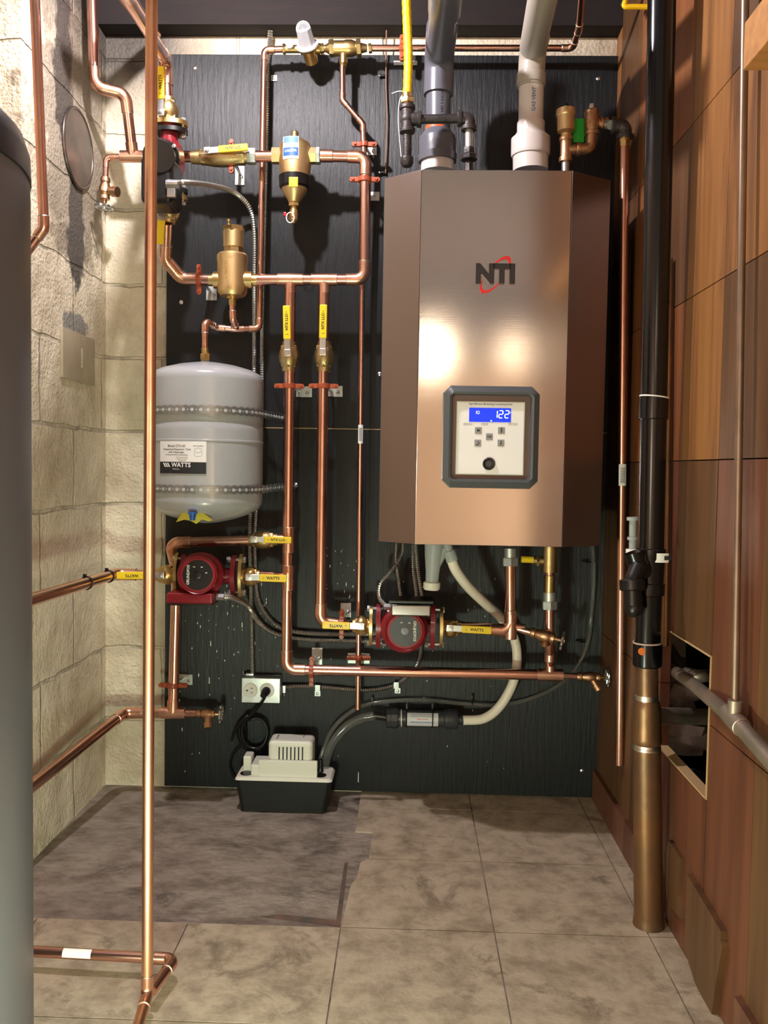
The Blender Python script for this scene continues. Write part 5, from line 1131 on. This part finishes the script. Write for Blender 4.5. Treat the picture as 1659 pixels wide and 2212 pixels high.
# ------------------------------------------------------------------ electrical
armored('armored_cable', 'armored cable looping from the black pump over to the board and down', [A(376, 396, PY-.13), A(400, 394, PY-.12), A(455, 400, -.2), A(505, 415, -.1), A(538, 448, -.05), A(549, 500, -.03), A(549, 620, -.018), A(549, 800, -.015), A(545, 1000, -.015), A(540, 1150, -.015), A(542, 1250, -.015), A(546, 1460, -.02)])
armored('armored_cable', 'armored cable coming down from the ceiling behind the thin fill pipe', [A(580, -40, -.02), A(584, 60, -.012), A(578, 150, -.012), A(576, 300, -.012), A(571, 500, -.012), A(566, 700, -.014), A(565, 900, -.014), A(552, 1130, -.015), A(552, 1220, -.015), A(560, 1300, -.015), A(600, 1352, -.015), A(660, 1367, -.02), A(760, 1370, -.03), A(815, 1368, -.06)])
armored('armored_cable', 'armored cable curving from the lower left pump towards the middle pump', [A(480, 1289, P1Y-.07), A(505, 1292, P1Y-.03), A(535, 1308, -.06), A(560, 1345, -.03), A(598, 1370, -.02), A(660, 1381, -.018), A(740, 1384, -.02), A(815, 1384, -.05), A(850, 1375, -.06)])
armored('armored_cable', 'armored cable from boiler bottom curling left to the middle pump box', [A(872, 1165, -.16), A(868, 1200, -.15), A(845, 1235, -.15), A(822, 1262, -.16), A(820, 1290, -.18), A(833, 1308, P2Y-.05)], .0055)
armored('armored_cable', 'leftmost straight armored cable from boiler bottom down behind the middle pump', [A(858, 1165, -.10), A(856, 1210, -.08), A(862, 1260, -.05), A(868, 1310, -.03), A(872, 1370, -.03)], .0055)
armored('armored_cable', 'middle straight armored cable from boiler bottom down behind the middle pump', [A(892, 1165, -.10), A(893, 1230, -.07), A(900, 1290, -.04), A(905, 1370, -.03)], .0055)
armored('armored_cable', 'armored cable from boiler bottom passing behind middle pump to the outlet box', [A(899, 1165, -.10), A(903, 1230, -.07), A(912, 1300, -.03), A(912, 1370, -.015), A(904, 1430, -.013), A(880, 1462, -.013), A(848, 1482, -.013), A(790, 1491, -.013), A(720, 1486, -.013), A(660, 1482, -.013), A(607, 1484, -.02)])
for i, (x, y, dx, dy, lab) in enumerate([(686, 1486, 0, 12, 'strap clip holding the lower armored cable left of the thin copper pipe'), (856, 1480, 3, 12, 'strap clip holding the lower armored cable right of the thin copper pipe'), (586, 166, 6, 3, 'strap clip holding the armored cable near the board top')]):
    t = Thing('conduit_clip', lab, 'conduit clip', A(x, y, -.004), 'conduit clips'); p = A(x+dx, y+dy, -.002); mb = MB(); mb.box(p, (.017, .003, .016), bev=.001)
    if i < 2: mb.box(A(x, y, -.021), (.014, .0015, .016), bev=.0005); mb.box(A(x, y+5, -.012), (.014, .018, .0015))
    t.part('strap', mb, galv); mb = MB(); mb.rings(p+OUT*.001, p+OUT*.004, [(0, .004), (.002, .004), (.003, .002)], 12); t.part('screw', mb, steel)
OY = -.045
t = Thing('outlet_box', 'galvanized electrical outlet box with duplex receptacle on the lower board', 'outlet', A(562, 1518, -.02))
a_, b_ = A(521, 1518, OY), A(606, 1465, OY); c_ = (a_+b_)/2
mb = MB(); mb.box(V((c_.x, OY/2-.002, c_.z)), (b_.x-a_.x, abs(OY)-.004, b_.z-a_.z), bev=.005, seg=3); t.part('box', mb, galv)
mb = MB(); mb.box(V((c_.x, OY-.0005, c_.z)), (b_.x-a_.x-.002, .004, b_.z-a_.z-.002), bev=.0017, seg=2); pl_ = t.part('cover_plate', mb, steel)
for x in (541, 577):
    p = A(x, 1491, OY-.0025); rr2 = L(15, OY)
    mb = MB(); mb.rings(p, p+OUT*.003, [(0, rr2*1.1), (.001, rr2*1.1), (.0012, rr2), (.003, rr2*.97)], 28); rc = t.part('receptacle', mb, btnframe)
    mb = MB(); mb.box(p+OUT*.003+V((.004, 0, .006)), (.007, .0008, .0016)); mb.box(p+OUT*.003+V((.004, 0, -.006)), (.0055, .0008, .0016)); mb.cyl(p+OUT*.0028+V((-.009, 0, 0)), p+OUT*.0034+V((-.009, 0, 0)), .0026, 12); t.part('slots', mb, ink, rc)
for x, y, d_ in ((540, 1457, V((1, 0, 0))), (614, 1488, V((0, 0, 1)))):
    p = A(x, y, -.022); mb = MB(); mb.box(p, (.022, .014, .010) if d_.x else (.010, .014, .022), bev=.002); mb.cyl(p-d_*.02+UP*(.0), p+d_*.006, .0025, 8); t.part('cable_connector', mb, steel)
p = A(577, 1491, OY)
t = Thing('power_cord', 'black power cord plugged into the outlet and coiled behind the pump', 'power cord', A(548, 1640, -.03))
mb = MB(); mb.rings(p+OUT*.004, p+OUT*.032+V((-.008, 0, -.008)), [(0, .0115), (.012, .0115), (.022, .0085), (.03, .006)], 16); t.part('plug', mb, blackpl)
pts = [p+OUT*.03+V((-.008, 0, -.008)), A(572, 1506, OY-.03), A(556, 1530, -.05), A(530, 1556, -.04), A(508, 1580, -.03), A(500, 1600, -.03), A(512, 1570, -.035), A(535, 1545, -.04)]
cc = A(547, 1583, -.012)
for lp in range(3):
    for k in range(14):
        a = PI*.62-2*PI*k/14; rx = .046-.004*lp+.003*math.sin(k); pts.append(cc+V((math.cos(a)*rx+.004*lp, -.004-.009*lp, math.sin(a)*rx*1.05+.003*lp)))
pts += [A(530, 1600, -.012), A(508, 1622, -.010), A(497, 1650, -.010), A(505, 1675, -.010), A(520, 1690, -.010)]
mb = MB(); mb.tube(spl(pts, 6), .0040, 8); t.part('cord', mb, blackpl)
# ------------------------------------------------------------------ condensate side
t = Thing('condensate_trap', 'frosted plastic condensate trap hanging under the boiler', 'trap', A(932, 1272, -.25))
q = -.25
mb = MB(); latv(mb, [(938, 1172, 21), (937, 1200, 19), (934, 1235, 15), (933, 1260, 14)], q, 28); mb.tube([A(940, 1225, q), A(962, 1185, q)], .011, 18); t.part('bowl', mb, frost)
mb = MB(); latv(mb, [(933, 1257, 17), (933, 1259, 18.5), (932, 1270, 18.5), (932, 1274, 16)], q, 24); t.part('cap', mb, whitepl)
mb = MB(); mb.cyl(A(970, 1190, q), A(978, 1212, q), .0155, 20); mb.cyl(A(964, 1172, q), A(972, 1195, q), .012, 20); t.part('hose_adapter', mb, frost)
path = resample(spl([A(974, 1205, q), A(985, 1232, -.24), A(1012, 1268, -.20), A(1050, 1305, -.13), A(1078, 1330, -.07), A(1108, 1372, -.05), A(1117, 1420, -.05), A(1108, 1475, -.05), A(1080, 1525, -.05), A(1045, 1552, -.055), A(1000, 1556, -.06)], 10), .003)
mb = MB(); mb.tube(path, [.0128*(1+(.035 if i % 2 else -.02)) for i in range(len(path))], 16); single('drain_hose', 'white ribbed hose curving from the trap down to the neutralizer tube', 'hose', mb, whitehose)
NY = -.055
mat('cartridge_grey', (.035, .038, .045), .3)
t = Thing('neutralizer_tube', 'dark grey horizontal condensate neutralizer cartridge with printed label', 'filter cartridge', A(917, 1575, NY))
mb = MB(); mb.cyl(A(806, 1545, NY), A(835, 1549, NY), .0105, 18); t.part('barb', mb, blackpl)
for xa, xb in ((834, 862), (958, 990)):
    ya = 1551 if xa < 900 else 1553
    mb = MB(); mb.rings(A(xa, ya, NY), A(xb, ya+.5, NY), [(0, .022), (.003, .0262), (.012, .0262), (.014, .0275), (.031, .0275), (L(xb-xa, NY)-.001, .024)], 10 if xa < 900 else 28); t.part('union', mb, MATS['cartridge_grey'])
mb = MB(); mb.cyl(A(858, 1551, NY), A(962, 1553, NY), .0225, 32); bd = t.part('cartridge_body', mb, MATS['cartridge_grey'])
mb = MB(); mb.cyl(A(988, 1554, NY), A(1004, 1555, NY), .013, 20); t.part('outlet_neck', mb, MATS['cartridge_grey'])
n_a, n_b = A(858, 1551, NY), A(962, 1553, NY); nd = (n_b-n_a).normalized()
def onn(u, v, q): 
    c = n_a+nd*(L(55, NY)+u); a = v/.0232+.1; return c+V((0, -math.cos(a)*(.0227+q), math.sin(a)*(.0227+q)))
mb = MB(); mb.grid(lambda u, v: onn((u-.5)*L(68, NY), (v-.5)*.040, .0004), 2, 12); lb = t.part('label', mb, mat('label_grey', (.62, .64, .68), .4), bd, 'pale printed label')
for k, (s_, z, m_) in enumerate([('CONDENSATE NEUTRALIZER', .0062, bluemat), ('FILLED WITH MEDIA', .0042, redlogo), ('- for condensing units -', .0036, ink_grey), ('install horizontally', .0036, ink_grey)]):
    if k < 2: t.part('lettering', text_mb(s_, z*.8, lambda u, v, q: onn(-u, -v-.006*(1-2*k)+.0-.004*k, q+.0006), .0002, bold=.0001), m_, lb)
mb = MB(); 
for k in range(4): mb.grid(lambda u, v: onn((u-.5)*L(50, NY), .008+k*.0028+v*.0006, .0008), 2, 1)
t.part('printed_lines', mb, ink_grey, lb)
mb = MB(); mb.cyl(A(866, 1551, NY), A(868, 1551, NY), .0235, 28); t.part('white_ring', mb, white)
for i, x in enumerate((878, 934)):
    c_ = A(x, 1552, NY); mb = MB(); mb.tube([c_+V((0, math.cos(2*PI*k/24)*.0245, math.sin(2*PI*k/24)*.0245)) for k in range(24)], .0016, 6, closed=True); mb.box(c_+V((0, .012, .030)), (.004, .006, .018)); single('strap_tie', ['left thin black tie fastening the neutralizer cartridge', 'right thin black tie fastening the neutralizer cartridge'][i], 'cable tie', mb, blackpl, 'ties on the neutralizer')
# clear tubing
mb = MB(); ctp = resample(spl([A(1277, 1172, -.06), A(1282, 1230, -.03), A(1277, 1330, -.015), A(1266, 1400, -.015), A(1235, 1455, -.015), A(1190, 1490, -.015), A(1130, 1514, -.015), A(1070, 1523, -.016), A(1000, 1520, -.016), A(930, 1513, -.016), A(870, 1513, -.018), A(800, 1520, -.02), A(755, 1540, -.03), A(715, 1580, -.05), A(692, 1640, -.065), A(688, 1668, -.07)], 8), .008)
mb.tube(ctp, .0058, 12); single('clear_tube', 'long thin clear tube looping from the boiler bottom to the condensate pump', 'tube', mb, clearpl, 'clear vinyl tubes')
mb = MB(); mb.tube(spl([A(812, 1546, NY), A(780, 1552, NY), A(745, 1572, -.06), A(718, 1606, -.065), A(703, 1650, -.065), A(702, 1664, -.065)], 8), .0112, 16); single('clear_tube', 'short wide clear tube from the neutralizer down into the condensate pump', 'tube', mb, clearpl, 'clear vinyl tubes')
for i, (x, y, lab) in enumerate([(804, 1520, 'black clip on the clear tube above the neutralizer left union'), (1020, 1516, 'black clip on the clear tube right of the neutralizer'), (1272, 1214, 'black clip on the clear tube under the boiler right corner'), (1258, 1386, 'black clip on the clear tube above the right drain valve')]):
    c_ = A(x, y, -.016); mb = MB(); ti = (i < 2); mb.tube([c_+(V((0, math.cos(2*PI*k/16)*.0075, math.sin(2*PI*k/16)*.0075)) if ti else V((math.cos(2*PI*k/16)*.0075, math.sin(2*PI*k/16)*.0075, 0))) for k in range(16)], .0016, 6, closed=True)
    mb.box(c_+(UP*.012 if ti else -RT*.011)-OUT*.004, (.005, .012, .014) if ti else (.014, .012, .005), bev=.001); single('tube_clip', lab, 'tube clip', mb, blackpl, 'clear tube clips')
# condensate pump
pf = AZ(612, 1754, 0); FYp = pf.y
def cp(x, y, dy=0): return A(x, y, FYp+dy)
t = Thing('condensate_pump', 'condensate pump with ivory cover on a black reservoir standing on the floor', 'pump', (pf.x, FYp+.06, 0))
a0, a1 = cp(518, 1752), cp(704, 1752); b0, b1 = cp(508, 1683), cp(717, 1683); dep = .098
zt = b0.z; mb = MB()
def rbox(mb, lo, hi, z0, z1, r, n=5):
    """rounded rectangle loft: lo, hi = (x0, x1, y0, y1) at z0 and z1"""
    R_ = []
    for (x0, x1, y0, y1), z, rr_ in ((lo, z0, r*.8), (lo, z0+.001, r), (hi, z1, r)):
        pts = []
        for cx, cy, a0_ in ((x1-rr_, y1-rr_, 0), (x0+rr_, y1-rr_, PI/2), (x0+rr_, y0+rr_, PI), (x1-rr_, y0+rr_, 3*PI/2)):
            for k in range(n+1): a = a0_+PI/2*k/n; pts.append(V((cx+math.cos(a)*rr_, cy+math.sin(a)*rr_, z)))
        R_.append([mb.bm.verts.new(p) for p in pts])
    for i in range(2): mb.skin(R_[i], R_[i+1])
    mb.bm.faces.new(R_[0][::-1]); mb.bm.faces.new(R_[-1])
rbox(mb, (a0.x, a1.x, FYp, FYp+dep-.01), (b0.x, b1.x, FYp-.006, FYp+dep-.002), .0005, zt, .014); t.part('reservoir', mb, mat('reservoir_black', (.004, .0045, .005), .45, bump=.25, bscale=350), label='black reservoir tank')
mb = MB(); rbox(mb, (b0.x-.001, b1.x+.001, FYp-.008, FYp+dep-.002), (b0.x+.004, b1.x-.004, FYp-.004, FYp+dep-.006), zt, zt+.008, .014); lid = t.part('lid', mb, whitepl)
zl = zt+.008
def blk(xa, xb, ztop, y0, y1, r=.010):
    mb = MB(); x0, x1 = cp(xa, 1650, .02).x, cp(xb, 1650, .02).x; mb.box(V(((x0+x1)/2, FYp+(y0+y1)/2, (zl+ztop)/2-.001)), (x1-x0, y1-y0, ztop-zl+.002), bev=r, seg=4); return mb, x0, x1
zT = cp(625, 1608, .018).z; mb, mx0, mx1 = blk(579, 675, zT+.008, .018, .090, .011); hs = t.part('motor_cover', mb, whitepl)
zM = cp(560, 1652, .012).z; mb, _, _ = blk(543, 600, zM, .010, .088, .005); t.part('float_cover', mb, whitepl)
zM2 = cp(536, 1637, .03).z; mb, _, _ = blk(522, 540, zM2, .04, .085, .004); t.part('switch_cover', mb, whitepl)
mb = MB(); mb.box(V((cp(622, 1660, .01).x, FYp+.012, zl+.02)), (cp(672, 1660, .01).x-cp(545, 1660, .01).x, .012, .045), bev=.003); t.part('front_step', mb, whitepl)
mb = MB(); 
for k in range(7):
    p = A(603+k*8.4, 1628, FYp+.0178); mb.box(p, (.0036, .0012, L(30, FYp)), bev=.0005, seg=1)
t.part('vent_slots', mb, ink, hs)
for x in (529, 690):
    p = V((cp(x, 1675).x, FYp+.022, zl)); mb = MB(); mb.rings(p, p+UP*.002, [(0, .0165), (.0015, .0165), (.002, .0135)], 24); t.part('port_plug', mb, blackpl, lid)
p = V((cp(688, 1670).x, FYp+.050, zl)); mb = MB(); mb.rings(p, p+UP*.034, [(0, .009), (.01, .008), (.012, .0065), (.034, .0055)], 16); t.part('discharge_barb', mb, blackpl, lid)
for i, (xx, s_) in enumerate(((600, 'Little Giant'), (655, 'CAUTION'))):
    pp = V((A(xx, 1600, FYp+.05).x, FYp+.055+.01*i, zT+.0083)); t.part('lettering', text_mb(s_, .0075 if i == 0 else .005, flat(pp, V((0, -1, 0)) if i == 0 else V((0, 1, 0)), RT if i == 0 else -RT, UP), .0002), bluemat, hs)
